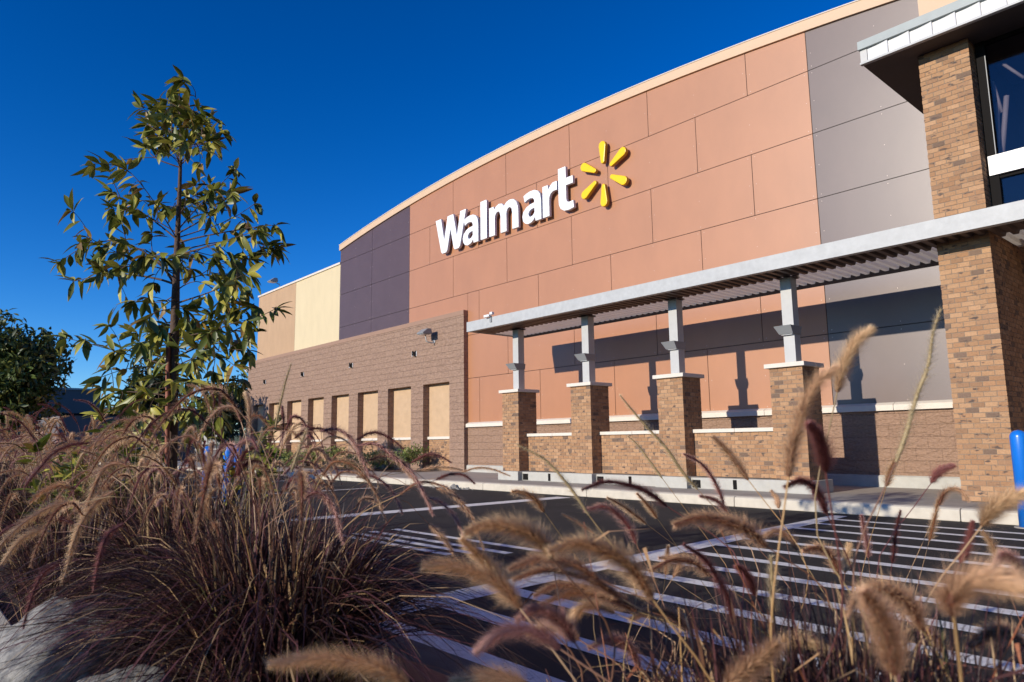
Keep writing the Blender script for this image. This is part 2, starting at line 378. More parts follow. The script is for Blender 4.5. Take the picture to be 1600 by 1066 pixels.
ob = panels('orange_wall', M['orange'], -20.2, -5.97, lambda r: jo(r+3), rows[3:])
b = MB(); b.prism([(-20.2, 4.6), (-16.94, 4.6), (-16.94, 5.533), (-20.2, 5.533)], YW, YW+.012); b.build('orange_wall', M['orange'], store)
panels('purple_wall', M['purple'], -25.22, -20.21, jp, [4.6]+rows[3:])
panels('grey_wall', M['grey'], -5.96, -3.42, lambda r: [], rows)
# sheathing behind the panels and the mass of the building
b = MB(); n = 24
top = [(-25.2+(21.78)*k/n, arch(-25.2+21.78*k/n)-.01) for k in range(n, -1, -1)]
b.prism([(-25.2, 4.6), (-16.93, 4.6), (-16.93, .35), (-3.42, .35)]+top, YW+.014, YW+.40); b.build('sheathing', M['gap'], store)
b = MB(); b.box(-33.4, 8, 13.5, 45, 0, 7.6); b.build('rear_mass', M['tan'], store)
b = MB()                                         # arched tan coping
bt, tp = [], []
for k in range(n+1):
    x = -25.26+(25.26-3.40)*k/n; bt.append((x, arch(x)-.005)); tp.append((x, arch(x)+.215))
for k in range(n):
    b.prism([bt[k], bt[k+1], tp[k+1], tp[k]], YW-.05, YW+.44)
b.build('coping', M['band'], store)
b = MB()
for k in range(n): b.prism([(tp[k][0], tp[k][1]+.001), (tp[k+1][0], tp[k+1][1]+.001), (tp[k+1][0], tp[k+1][1]+.022), (tp[k][0], tp[k][1]+.022)], YW-.065, YW+.46)
b.build('coping_flashing', M['stone'], store)
# left stucco bays
b = MB(); b.box(-29.38, -25.23, YW+.03, YW+.4, 4.6, 8.12); b.build('cream_wall', M['cream'], store)
b = MB(); b.box(-33.55, -29.385, YW+.025, YW+.4, 4.6, 8.12); b.build('tan_wall', M['tan'], store)
b = MB(); b.box(-33.60, -25.23, YW-.02, YW+.45, 8.122, 8.20); b.build('parapet_cap', M['stone'], store)
# wainscot, sill, footing
b = MB(); b.box(-16.93, -3.31, YW-.02, YW+.012, .35, 1.45); b.build('split_face_wainscot', M['cmu2'], store)
b = MB()
for x0, x1 in ((-16.93, -14.52), (-14.512, -12.1), (-12.092, -9.7), (-9.692, -7.3), (-7.292, -4.9), (-4.892, -3.31)):
    b.prism([(YW-.10, 1.455), (YW+.01, 1.452), (YW+.01, 1.60), (YW-.03, 1.585), (YW-.10, 1.55)], x0, x1, axis=0)
b.build('wall_sill', M['stone'], store)
b = MB(); b.prism([(YW-.085, .15), (YW+.01, .15), (YW+.01, .352), (YW-.05, .352), (YW-.085, .33)], -16.92, -3.31, axis=0); b.build('footing', M['plinth'], store)
# brown wing with eight blind windows
YB = 12.89; WX0, WX1 = -34.08, -16.935
niches = [(-33.3, -32.08), (-31.44, -30.17), (-29.49, -28.1), (-27.46, -26.07), (-25.4, -24.02), (-23.35, -21.92), (-21.25, -19.81), (-19.1, -17.67)]
b = MB(); e = [WX0]+[v for p in niches for v in p]+[WX1]
for i in range(0, len(e), 2): b.box(e[i], e[i+1], YB, YB+.5, .15, 2.87, skip='')
b.box(WX0, WX1, YB, YB+.5, 2.87, 4.86, skip='')
b.box(WX0+.01, WX1-.01, YB+.30, YB+.48, .15, 2.9)
b.build('masonry_wing', M['cmu'], store)
b = MB(); b.box(WX0-.015, WX1+.004, YB-.012, YB+.53, 4.862, 5.0); b.build('wing_cap', M['capband'], store)
for (x0, x1) in niches:
    b = MB(); b.box(x0+.001, x1-.001, YB+.235, YB+.3, 1.205, 2.869); w = b.build('blind_window', M['infill'], store)
    b = MB(); b.box(x0+.001, x1-.001, YB+.17, YB+.3, 1.12, 1.203); b.build('sill', M['stone'], w)
    b = MB(); brickwork(b, x0+.001, x1-.001, YB+.235, YB+.298, .155, 1.118, sides='f'); b.build('brick_apron', BR, w)
# tall brick pier at the entrance and the glazed bay behind it
b = MB(); brickwork(b, -3.31, -2.68, YP, 13.0, .155, 6.9, sides='fr'); b.build('entrance_pier', BR, store)
GY = 11.05
b = MB(); b.box(-2.66, 3.4, GY, GY+.02, 4.78, 6.44); b.build('window', M['glass'], store)
b = MB(); b.box(-2.62, 3.4, GY, GY+.02, 3.9, 4.44); b.build('window', M['glass'], store)
b = MB()
for x in (-2.665, -.6, 1.4): b.box(x, x+.11, GY-.05, GY+.06, 3.9, 6.5)
b.box(-2.66, 3.4, GY-.03, GY+.05, 4.44, 4.485); b.box(-2.66, 3.4, GY-.03, GY+.05, 6.38, 6.5)
b.build('window_frame', M['black'], store)
b = MB(); b.box(-2.655, 3.4, GY-.08, GY+.04, 4.487, 4.76); b.build('spandrel_band', M['pillow'], store)
b = MB(); b.box(-2.566, -2.556, GY-.056, GY-.051, 4.77, 6.2); b.build('frame_trim', M['lampgrey'], store)
b = MB()
for (p, q) in (((1567, 100), (1600, 122)), ((1551, 128), (1566, 176)), ((1573, 150), (1566, 245)), ((1558, 160), (1563, 250))):
    A = on(*p, 1, GY+.25); B = on(*q, 1, GY+.25); b.tube([A, B], .022 if p[0] != 1573 else .035, 5)
b.build('interior_truss', M['beam'], store)
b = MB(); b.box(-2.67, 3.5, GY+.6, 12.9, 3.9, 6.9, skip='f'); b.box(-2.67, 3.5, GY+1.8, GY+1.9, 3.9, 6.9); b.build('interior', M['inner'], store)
b = MB(); b.box(-3.30, 8, 10.95, 13.4, 6.9, 8.1); b.build('upper_wall', M['band'], store)
b = MB(); b.box(-3.30, 8, 12.6, 13.42, 8.1, 9.0); b.build('upper_parapet', M['band'], store)
b = MB(); b.box(-2.5, 8, 12.9, 13.4, .15, 3.6); b.build('vestibule_wall', M['cmu2'], store)
b = MB(); b.box(3.5, 12, 6.2, 13.4, .15, 9.2); b.build('sky_blocker', M['cmu2'], store)  # unseen block, added to keep sky light off the pier sides
b = MB(); b.box(3.44, 12.06, 6.14, 13.46, 9.2, 9.42); b.build('sky_blocker_coping', M['band'], store)  # top trim of the added unseen blocker
# upper canopy over the glazed bay
UX0, UY0 = -3.93, 10.36
b = MB(); b.prism([(UY0, 6.43), (12.75, 6.40), (12.75, 6.66), (UY0+.05, 6.66)], UX0, 4.6, axis=0); b.build('eyebrow_canopy', M['soffit'], store)
b = MB(); b.prism([(UY0-.046, 6.415), (UY0+.02, 6.415), (UY0+.02, 6.445), (UY0-.046, 6.445)], UX0-.01, 4.6, axis=0); b.build('canopy_drip_edge', M['galv'], store)
b = MB(); b.prism([(UY0-.06, 6.645), (UY0+.02, 6.645), (UY0+.02, 6.77), (UY0-.06, 6.77)], UX0-.02, 4.6, axis=0); b.build('canopy_flashing', M['steelgrey'], store)
b = MB(); b.box(UX0-.005, UX0+.09, UY0-.02, UY0+.04, 6.445, 6.644); b.build('canopy_corner', M['galvs'], store)
b = MB(); x = UX0+.095
while x < 4.5:
    n_ = 8; w_ = .285
    for k in range(n_):                     # each panel bellies out, then steps back to the next
        ta, tb = k/n_, (k+1)/n_
        ya = UY0-.010-.030*ta**2.2; yb = UY0-.010-.030*tb**2.2
        q = [(x+w_*ta, ya, 6.446), (x+w_*tb, yb, 6.446), (x+w_*tb, yb, 6.644), (x+w_*ta, ya, 6.644)]
        b.smooth.add(len(b.f)); b.face(q)
    b.face([(x+w_, yb, 6.446), (x+w_+.004, UY0-.016, 6.446), (x+w_+.004, UY0-.016, 6.644), (x+w_, yb, 6.644)])
    x += w_+.004
b.build('curved_fascia_panel', M['pillow'], store, recalc=False)

# ------------------------------------------------------------------ sign
SY = YW-.16
sign = thing('store_sign', (-15, YW-.03, 7), 'white raised letters reading Walmart beside a yellow six-ray spark', 'sign')
def glyph(name, outer, holes, x0, z0, sx, face, edge, cx=0, cz=0, rot=0, parent=None):
    cu = bpy.data.curves.new(name, 'CURVE'); cu.dimensions = '2D'; cu.fill_mode = 'BOTH'; cu.extrude = .034; cu.bevel_depth = .018; cu.bevel_resolution = 1; cu.offset = -.018
    for ps in [outer]+holes:
        s = cu.splines.new('POLY'); s.points.add(len(ps)-1); s.use_cyclic_u = True
        for i, (x, z) in enumerate(ps): s.points[i].co = (x*sx, z, 0, 1)
    o = bpy.data.objects.new('tmp', cu); C.objects.link(o); bpy.context.view_layer.update()
    me = bpy.data.meshes.new_from_object(o.evaluated_get(bpy.context.evaluated_depsgraph_get())); bpy.data.objects.remove(o)
    org = ORG[parent.name]; ca, sa = math.cos(rot), math.sin(rot)
    for v in me.vertices:
        x, z, y = v.co.x, v.co.y, v.co.z
        xr, zr = x*ca-z*sa, x*sa+z*ca
        v.co = (x0+xr-org[0], SY-y-org[1]+.03, z0+zr-org[2])
    me.materials.clear(); me.materials.append(face); me.materials.append(edge); me.update()
    for p in me.polygons:
        p.material_index = 0 if abs(p.normal.y) > .8 else 1; p.use_smooth = False
    me.name = name; return link(name, me, parent)
gW = ([(0, 1.17), (.30, 1.17), (.47, .42), (.66, 1.17), (.96, 1.17), (1.15, .42), (1.33, 1.17), (1.62, 1.17), (1.31, .06), (1.24, 0), (1.04, 0), (.98, .06), (.81, .72), (.64, .06), (.58, 0), (.38, 0), (.31, .06)], [])
ga = ([(.80, 0), (.80, .56), (.77, .72), (.69, .83), (.55, .895), (.38, .905), (.22, .88), (.08, .83), (.13, .63), (.25, .68), (.37, .695), (.48, .67), (.53, .60), (.53, .54), (.36, .53), (.20, .48), (.07, .38), (.02, .25), (.05, .11), (.14, .02), (.27, -.02), (.40, 0), (.49, .05), (.55, .12), (.57, 0)],
      [[(.53, .38), (.53, .26), (.46, .19), (.37, .17), (.30, .20), (.28, .27), (.33, .34), (.42, .375)]])
gl_ = ([(.02, 0), (.27, 0), (.29, .02), (.29, 1.17), (.27, 1.19), (.02, 1.19), (0, 1.17), (0, .02)], [])
gm = ([(0, 0), (0, .88), (.22, .88), (.24, .78), (.34, .86), (.48, .905), (.62, .88), (.72, .78), (.84, .87), (.99, .905), (1.16, .88), (1.29, .78), (1.36, .62), (1.37, .50), (1.37, 0), (1.10, 0), (1.10, .48), (1.07, .62), (.99, .68), (.90, .66), (.84, .58), (.82, .50), (.82, 0), (.55, 0), (.55, .50), (.52, .62), (.45, .68), (.36, .66), (.29, .58), (.27, .50), (.27, 0)], [])
gr = ([(0, 0), (0, .88), (.23, .88), (.25, .74), (.33, .84), (.44, .90), (.60, .90), (.60, .65), (.45, .65), (.34, .60), (.28, .50), (.27, .42), (.27, 0)], [])
gt = ([(0, 1.20), (.28, 1.20), (.28, .88), (.53, .88), (.53, .67), (.28, .67), (.28, .32), (.30, .24), (.37, .20), (.53, .21), (.55, .01), (.38, -.02), (.20, .0), (.07, .08), (.01, .20), (0, .32)], [])
for nm, g, x, w in (('W', gW, -18.40, 1.0), ('a', ga, -16.97, .98), ('l', gl_, -16.07, 1.0), ('m', gm, -15.66, .94), ('a', ga, -14.22, .98), ('r', gr, -13.37, .92), ('t', gt, -12.76, 1.0)):
    glyph('letter', g[0], g[1], x, 6.98, w, M['white'], M['whiteedge_shade'], parent=sign)
SC = (-11.19, 7.585)
for k in range(6):
    a = math.radians(90-60*k)
    prof = [(.30, -.055), (.27, -.03), (.265, 0), (.27, .03), (.30, .055), (.74, .115), (.81, .09), (.845, .04), (.85, 0), (.845, -.04), (.81, -.09), (.74, -.115)]
    glyph('spark_ray', prof, [], SC[0], SC[1], 1.0, M['yellow'], M['yellowedge'], rot=a, parent=sign)

# ------------------------------------------------------------------ covered walkway: piers, low walls, canopy
pc = [-12.37, -10.15, -7.90, -5.64]
say = ['first brick pier from the brown wing, under the left end of the canopy', 'second brick pier from the brown wing, carrying a canopy post on its white cap', 'third brick pier from the brown wing, second from the tall entrance pier', 'brick pier with white cap nearest the tall entrance pier']
for x, s_ in zip(pc, say):
    t = thing('brick_pier', (x, YP+.28, .15), s_, 'pier', 'brick piers under the walkway canopy')
    b = MB(); brickwork(b, x-.28, x+.28, YP, YP+.56, .352, 2.128, sides='flrb'); b.build('brick_shaft', BR, t)
    b = MB(); b.box(x-.34, x+.34, YP-.06, YP+.62, 2.13, 2.20); b.build('pier_cap', M['stone'], t, bevel=.006)
    b = MB(); b.box(x-.345, x+.345, YP-.10, YP+.62, .15, .35); b.build('concrete_base', M['plinth'], t, bevel=.008)
for i in range(3):
    xa, xb = pc[i]+.282, pc[i+1]-.282
    t = thing('low_wall', ((xa+xb)/2, 11.15, .15), ['low brick wall between the first and second piers from the brown wing', 'low brick wall between the second and third piers from the brown wing', 'low brick wall between the last two piers before the tall entrance pier'][i], 'wall', 'low brick walls between the piers')
    b = MB(); brickwork(b, xa, xb, YP+.28, YP+.48, .352, 1.118, sides='fb'); b.build('brick_wall', BR, t)
    b = MB(); m_ = (xa+xb)/2; b.box(xa, m_-.003, YP+.24, YP+.52, 1.12, 1.185); b.box(m_+.003, xb, YP+.24, YP+.52, 1.12, 1.185); b.build('wall_cap', M['stone'], t, bevel=.005)
    b = MB(); b.box(xa+.065, xb-.065, YP+.03, YP+.50, .15, .34); b.build('concrete_base', M['plinth'], t, bevel=.008)
    b = MB(); b.box(xa+.09, xa+.26, YP+.024, YP+.029, .165, .30); b.box(xa+.9, xa+.97, YP+.024, YP+.029, .165, .32); b.build('base_dark_patch', M['black'], t)  # flat black rectangles on the front of the base
cn = thing('walkway_canopy', (-9, 11, 3.6), 'long grey steel canopy with corrugated underside in front of the panelled facade', 'canopy')
CX0, CX1, CY0, CY1 = -13.36, 3.4, 10.27, 11.95
b = MB(); b.prism([(CY0-.012, 3.625), (CY0+.10, 3.625), (CY0+.10, 3.635), (CY0+.005, 3.635), (CY0+.005, 3.845), (CY0+.10, 3.845), (CY0+.10, 3.86), (CY0-.012, 3.86)], CX0, -1.002, axis=0)
b.prism([(CY0-.014, 3.623), (CY0+.10, 3.623), (CY0+.10, 3.635), (CY0+.005, 3.635), (CY0+.005, 3.845), (CY0+.10, 3.845), (CY0+.10, 3.862), (CY0-.014, 3.862)], -1.0, CX1, axis=0)
b.build('front_fascia', M['galv'], cn)
b = MB(); b.box(CX0, CX0+.012, CY0+.101, CY1-.02, 3.63, 3.84); b.build('end_fascia', M['galv'], cn)
b = MB(); b.box(CX0, -3.34, CY1-.018, CY1, 3.60, 3.84); b.build('rear_beam', M['deckdark'], cn)
def deck(name, m, ya, yb, zt, zb):              # corrugated, ribs across the walkway
    b = MB(); x = CX0+.013; p = .152; prof = []
    while x < CX1-p:
        prof += [(x, zt), (x+.058, zt), (x+.074, zb), (x+.136, zb)]; x += p
    prof.append((x, zt))
    for i in range(len(prof)-1):
        (xa, za), (xb, zb_) = prof[i], prof[i+1]
        b.face([(xa, ya, za), (xb, ya, zb_), (xb, yb, zb_), (xa, yb, za)])
    b.build(name, m, cn, recalc=False)
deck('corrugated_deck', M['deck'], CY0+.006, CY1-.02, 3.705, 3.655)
deck('front_deck_shade', M['deckshade'], CY0+.006, 11.05, 3.685, 3.640)  # added dark sheet standing in for shade on the front half
b = MB()
for x in pc: b.box(x-.16, x+.16, 10.95, 11.12, 3.625, 3.637)
b.build('support_plate', M['deckdark'], cn)
for x in pc:
    b = MB(); b.box(x-.095, x+.095, YP+.185, YP+.375, 2.202, 3.615); b.build('post', M['galvs'], cn, bevel=.004)
    b = MB(); b.box(x-.13, x+.13, YP+.15, YP+.41, 3.616, 3.624); b.build('post_plate', M['deckdark'], cn)
for x, s_ in zip(pc, ['nearest the brown wing', 'second from the brown wing', 'third from the brown wing', 'nearest the tall entrance pier']):
    t = thing('post_lamp', (x, YP+.28, 2.66), 'grey flared lamp round the canopy post '+s_, 'lamp', 'light fixtures on the canopy posts')
    b = MB(); y = YP+.28
    q = [(x-.125, y-.17, 2.68), (x+.11, y-.17, 2.68), (x+.11, y+.098, 2.68), (x-.125, y+.098, 2.68), (x-.165, y-.27, 2.81), (x+.13, y-.27, 2.81), (x+.13, y+.098, 2.81), (x-.165, y+.098, 2.81)]
    for f in ((0, 3, 2, 1), (4, 5, 6, 7), (0, 1, 5, 4), (1, 2, 6, 5), (2, 3, 7, 6), (3, 0, 4, 7)): b.face([q[i] for i in f])
    b.build('housing', M['lampgrey'], t)
    b = MB(); b.box(x-.10, x+.09, y-.15, y+.09, 2.668, 2.679); b.build('lens', M['pillow'], t)

# ------------------------------------------------------------------ small fixtures
def flood(name, p, label, s=1., up=False):
    t = thing(name, p, label, 'floodlight'); x, y, z = p; b = MB()
    if up: pts = [(x, y, z), (x, y-.02*s, z+.18*s), (x-.05*s, y-.30*s, z+.30*s)]
    else: pts = [(x, y, z), (x, y-.10*s, z-.10*s), (x-.02*s, y-.32*s, z-.06*s), (x-.03*s, y-.36*s, z+.22*s)]
    b.tube(pts, .022*s, 8); b.build('arm', M['galvs'], t)
    hx, hy, hz = pts[-1]; b = MB()
    b.prism([(hy-.20*s, hz-.05*s), (hy+.16*s, hz-.03*s), (hy+.12*s, hz+.14*s), (hy-.02*s, hz+.14*s), (hy-.22*s, hz-.01*s)], hx-.19*s, hx+.19*s, axis=0); b.build('lamp_head', M['lampgrey'], t, bevel=.01)
    b = MB(); b.box(hx-.15*s, hx+.15*s, hy-.17*s, hy+.1*s, hz-.062*s, hz-.052*s); b.build('lens', M['pillow'], t)
    b = MB(); b.tube([(x, y+.0, z-.05*s), (x, y-.03, z-.05*s)], .06*s, 10); b.build('wall_plate', M['galvs'], t)
    return t
p = on(679, 532, 1, YB); flood('floodlight', (p[0], YB, p[2]), 'grey floodlight on a curved arm high on the brown wing', .95)
p = on(434, 449, 1, YW); flood('floodlight', (p[0], YW+.1, 8.2), 'dark floodlight standing on the parapet above the tan stucco bay', 1.0, up=True)
for i, (px, py) in enumerate(((414, 597), (473, 585), (549, 571), (648, 553))):
    p = on(px, py, 1, YB); x, z = p[0], p[2]
    t = thing('overflow_nozzle', (x, YB, z), ['paired black wall bracket on the brown wing, leftmost, nearest the far corner', 'paired black wall bracket, second from the far corner of the brown wing', 'paired black wall bracket, second from the floodlight on the brown wing', 'paired black wall bracket on the brown wing just below and left of the floodlight'][i], 'bracket', 'paired brackets high on the brown wing')
    b = MB(); b.box(x-.15, x-.11, YB-.02, YB, z-.08, z+.09); b.build('backplate', M['pillow'], t); b = MB(); b.box(x+.11, x+.14, YB-.02, YB, z-.09, z+.08); b.build('backplate', M['pillow'], t)
    b = MB(); b.box(x-.11, x-.07, YB-.04, YB, z-.05, z+.10); b.box(x-.07, x+.03, YB-.035, YB, z+.02, z+.06); b.box(x+.0, x+.03, YB-.04, YB, z-.08, z+.02); b.box(x+.03, x+.10, YB-.05, YB, z-.10, z-.06); b.box(x+.07, x+.11, YB-.05, YB, z-.06, z+.09); b.build('hook', M['black'], t)
p = on(378, 575, 1, YB+.1); x, y, z = -34.05, YB+.15, 4.75
t = thing('security_camera', (x, y, z), 'white security camera on the far left corner of the brown wing', 'camera')
b = MB(); b.box(x-.55, x-.03, y-.04, y+.04, z, z+.08); b.build('arm', M['camwhite'], t)
b = MB(); b.tube([(x-.55, y, z+.02), (x-.55, y, z-.10), (x-.55, y, z-.22)], [.10, .13, .05], 10); b.build('dome', M['camwhite'], t)
p = on(768, 494, 1, CY0); x, z = p[0], 3.86
t = thing('security_camera', (x, CY0, z), 'small white security camera on the left end of the walkway canopy', 'camera')
b = MB(); b.box(x-.03, x+.03, CY0-.035, CY0-.013, z-.12, z+.03); b.build('bracket', M['lampgrey'], t)
b = MB(); b.box(x-.17, x+.02, CY0-.10, CY0-.04, z+.0, z+.055); b.box(x+.03, x+.12, CY0-.09, CY0-.02, z+.04, z+.10); b.build('camera_body', M['camwhite'], t, bevel=.006)
# bollard
def bollard(p, label, r=.085, h=1.06, z0=0):
    t = thing('bollard', (p[0], p[1], z0), label, 'bollard')
    b = MB(); prof = [(r, 0), (r, h-r*.9)]+[(r*math.cos(a), h-r*.9+r*.9*math.sin(a)) for a in np.linspace(.2, 1.45, 7)]+[(.004, h)]
    b.tube([(p[0], p[1], z0+z) for _, z in prof], [q for q, _ in prof], 24); b.build('sleeve', M['blue'], t)
    b = MB(); b.tube([(p[0], p[1], z0), (p[0], p[1], z0+.012)], [r+.05, r+.045], 20); b.build('collar', M['concrete'], t)
    return t
bollard(on(1599, 750, 1, 9.45), 'bright blue bollard in front of the tall brick entrance pier')
#@@PLANTS
# ------------------------------------------------------------------ boulders
def boulder(name, c, r, label, seed):
    rr = np.random.RandomState(seed); import bmesh
    bm = bmesh.new(); bmesh.ops.create_icosphere(bm, subdivisions=5, radius=1)
    dirs = rr.normal(size=(14, 3)); dirs /= np.linalg.norm(dirs, axis=1)[:, None]; dd = rr.uniform(.62, .95, 14)
    from mathutils import noise
    for v in bm.verts:
        p = np.array(v.co); s = 1.0
        for n_, d_ in zip(dirs, dd):
            k = p@n_
            if k > d_*.98: s = min(s, .35+.65*d_/k)
        q = Vector(p*1.7+seed); s *= 1+.10*noise.noise(q)+.05*noise.noise(q*3.1)+.022*noise.noise(q*9)
        v.co = Vector((p[0]*s*r[0], p[1]*s*r[1], p[2]*s*r[2]))
    for f in bm.faces: f.smooth = True
    me = bpy.data.meshes.new(name); bm.to_mesh(me); bm.free(); me.materials.append(M['boulder'])
    o = link(name, me); o.location = c; return tag(o, label, 'boulder')
boulder('boulder', (-3.52, .59, .13), (.52, .31, .24), 'large pale granite boulder leaning on the kerb at the lower left, under the grass', 3)
boulder('boulder', (-2.74, .66, .05), (.32, .24, .23), 'smaller granite boulder at the bottom edge, half hidden by the dense grass clump', 8)

# ------------------------------------------------------------------ leaves and trees
def leaf_array(P, D, Nn, L, W, col, curl=.25):
    """one folded, pointed blade per row: P base, D direction, Nn up normal"""
    n = len(P); D = D/np.linalg.norm(D, axis=1)[:, None]; S = np.cross(D, Nn); S /= (np.linalg.norm(S, axis=1)[:, None]+1e-9); U = np.cross(S, D)
    ts = np.array([0, .22, .5, .78, 1.]); ws = np.array([.0, .38, .5, .30, 0]); L = L[:, None]; W = W[:, None]
    V = []
    for t, w in zip(ts, ws):
        c = P + D*L*t - U*L*curl*t*t
        V += [c+S*W*w+U*W*w*.35, c, c-S*W*w+U*W*w*.35]
    V = np.stack(V, 1).reshape(-1, 3); F_ = []
    for i in range(4):
        a = i*3; F_ += [(a, a+1, a+4, a+3), (a+1, a+2, a+5, a+4)]
    F_ = (np.array(F_)[None]+(np.arange(n)*15)[:, None, None]).reshape(-1, 4)
    cols = np.repeat(col, 15, axis=0)
    return V, F_, cols
def leaf_cols(n, r, base=((.022, .045, .012), (.055, .085, .018), (.13, .125, .028), (.10, .06, .02)), p=(.45, .33, .16, .06)):
    k = r.choice(len(base), n, p=p); c = np.array(base)[k]; return c*r.uniform(.75, 1.25, (n, 1))
def twigs_to_leaves(paths, r, L, W, step, droop, tip=7, start=.30):
    P, D = [], []
    for pts in paths:
        pts = np.array(pts); seg = np.linalg.norm(np.diff(pts, axis=0), axis=1); cum = np.r_[0, np.cumsum(seg)]; tot = cum[-1]
        s = tot*start; side = 1
        while s < tot:
            i = min(np.searchsorted(cum, s)-1, len(seg)-1); i = max(i, 0); p = pts[i]+(pts[i+1]-pts[i])*((s-cum[i])/seg[i])
            t = (pts[i+1]-pts[i])/seg[i]; q = r.normal(size=3); q -= t*(q@t); q /= np.linalg.norm(q)
            P.append(p); D.append(t*.55+q*.8+np.array([0, 0, -droop*r.uniform(.2, 1.6)])); s += step*r.uniform(.6, 1.4)
        t = pts[-1]-pts[-2]; t /= np.linalg.norm(t)
        for k in range(tip):
            q = r.normal(size=3); q -= t*(q@t); q /= np.linalg.norm(q)
            P.append(pts[-1]-t*.02*r.rand()); D.append(t*r.uniform(.2, 1.1)+q*.8+np.array([0, 0, -droop*r.uniform(0, 1.5)]))
    P, D = np.array(P), np.array(D); n = len(P); Nn = np.array([0, 0, 1.])+r.normal(size=(n, 3))*.55
    return leaf_array(P, D, Nn, L*r.uniform(.6, 1.25, n), W*r.uniform(.75, 1.2, n), leaf_cols(n, r, ((.09, .115, .022), (.19, .20, .032), (.38, .34, .060), (.26, .16, .04)), (.26, .36, .30, .08)), .22)
def wob(a, b, n, amp, r, sag=0):
    a, b = np.array(a), np.array(b); out = []; off = r.normal(size=3)*amp
    for i in range(n+1):
        t = i/n; out.append(a+(b-a)*t+off*math.sin(t*math.pi)+np.array([0, 0, sag*4*t*(1-t)]))
    return out
def main_tree():
    r = np.random.RandomState(11); dep = 4.62
    base = at(268, 1000, dep); base[2] = .12
    t = thing('young_tree', tuple(base), 'slim young tree with drooping pointed leaves standing in the grass, tallest thing at the left', 'tree')
    tr = [(268, 905), (269, 720), (271, 600), (274, 480), (277, 380), (281, 290), (283, 220), (281, 160), (279, 128)]
    T = [at(px, py, dep+.02*math.sin(i*2)) for i, (px, py) in enumerate(tr)]; T[0][2] = .10
    rad = [.036, .033, .031, .027, .018, .012, .009, .006, .003]
    b = MB(); b.tube(T, rad, 9)
    def trunk_at(py):
        for i in range(len(tr)-1):
            if tr[i][1] >= py >= tr[i+1][1]:
                u = (tr[i][1]-py)/(tr[i][1]-tr[i+1][1]); return T[i]+(T[i+1]-T[i])*u
        return T[-1]
    br = [(258, (216, 186), .1), (260, (212, 222), -.25), (235, (238, 150), .2), (240, (330, 188), -.1), (255, (342, 228), .25), (225, (318, 165), -.2), (200, (262, 150), .15), (205, (300, 140), 0), (262, (224, 212), .3), (262, (338, 214), -.3), (258, (236, 188), -.2), (258, (312, 196), .3), (230, (232, 170), .3), (215, (300, 178), -.25), (190, (250, 172), -.2), (170, (268, 140), .1), (165, (292, 158), -.1), (240, (256, 205), .35), (245, (290, 212), -.35), (180, (290, 150), .2),
          (375, (192, 264), -.2), (375, (168, 300), .25), (365, (178, 335), .1), (360, (375, 264), .2), (365, (366, 300), -.3), (372, (405, 318), .1), (380, (440, 352), -.2), (395, (432, 388), .3), (400, (410, 360), -.4), (390, (398, 405), .0),
          (425, (132, 372), -.2), (440, (82, 410), .1), (445, (105, 440), .35), (430, (150, 425), -.4), (460, (205, 470), .2), (470, (225, 500), -.35), (450, (190, 395), .4), (440, (370, 430), .35), (455, (352, 470), -.2), (475, (372, 440), -.4), (480, (340, 500), .3),
          (575, (92, 528), .0), (585, (150, 590), -.3), (560, (185, 545), .35), (600, (205, 612), .1), (560, (440, 482), -.1), (545, (378, 535), .3), (575, (372, 572), -.25), (600, (350, 600), .2), (585, (395, 548), .0), (610, (318, 640), -.2), (530, (330, 520), -.4), (520, (215, 535), -.4), (610, (232, 655), .3), (500, (300, 520), .5), (640, (190, 636), .25), (650, (348, 652), -.3), (620, (158, 622), .2), (660, (305, 668), .4), (600, (292, 596), -.5), (590, (385, 592), .2), (630, (240, 622), -.4), (640, (325, 618), .35), (540, (248, 560), .5), (420, (300, 420), .5), (345, (255, 322), .45), (340, (305, 306), .4), (410, (250, 400), -.5), (565, (300, 560), -.5)]
    tw = []
    for py, (ex, ey), dd in br:
        a = trunk_at(py); k_ = .80 if py < 270 else .95; e = at(279+(ex-279)*k_, ey+(8 if py < 270 else 0), dep+dd*1.3); ln = np.linalg.norm(e-a)
        path = wob(a, e, 7, .05, r, .07 if ex < 120 or ex > 430 else .03); b.tube(path, [max(.0022, .0085*min(1, ln)*(1-.8*i/7)) for i in range(8)], 5, cap=False); tw.append(path)
        for k in range(int(1+ln*2.5)):
            i = r.randint(2, 7); q = path[i]; d = np.array(e)-a; d /= np.linalg.norm(d)
            s = d*.6+r.normal(size=3)*.6+np.array([0, 0, .15]); s /= np.linalg.norm(s); tip_ = q+s*r.uniform(.12, .26)*min(1, .6+ln*.5)
            p2 = wob(q, tip_, 4, .012, r, .015); b.tube(p2, [.003, .0027, .0023, .002, .0015], 4, cap=False); tw.append(p2)
    b.build('trunk', M['bark'], t, recalc=False)
    hi = [p_ for p_ in tw if p_[0][2] > at(280, 290, dep)[2]]; lo = [p_ for p_ in tw if p_[0][2] <= at(280, 290, dep)[2]]
    V, F_, cols = twigs_to_leaves(lo, r, .124, .039, .052, .60, tip=6, start=.40)
    V2, F2, c2 = twigs_to_leaves(hi, r, .112, .035, .050, .22, tip=6, start=.48); F_ = np.vstack([F_, F2+len(V)]); V = np.vstack([V, V2]); cols = np.vstack([cols, c2])
    link('crown', np_mesh('crown', V-ORG[t.name], F_, [M['leaf']], cols=cols, smooth=True), t)
    s = thing('tree_stake', tuple(at(258, 720, dep)*[1, 1, 0]), 'reddish wooden stake beside the slim young tree', 'stake')
    A = at(260, 900, dep-.05); A[2] = .1; B = at(263, 520, dep-.05)
    b = MB(); b.tube([A, (A+B)/2, B], [.016, .015, .014], 8); b.build('pole', M['stake'], s)
    b = MB()
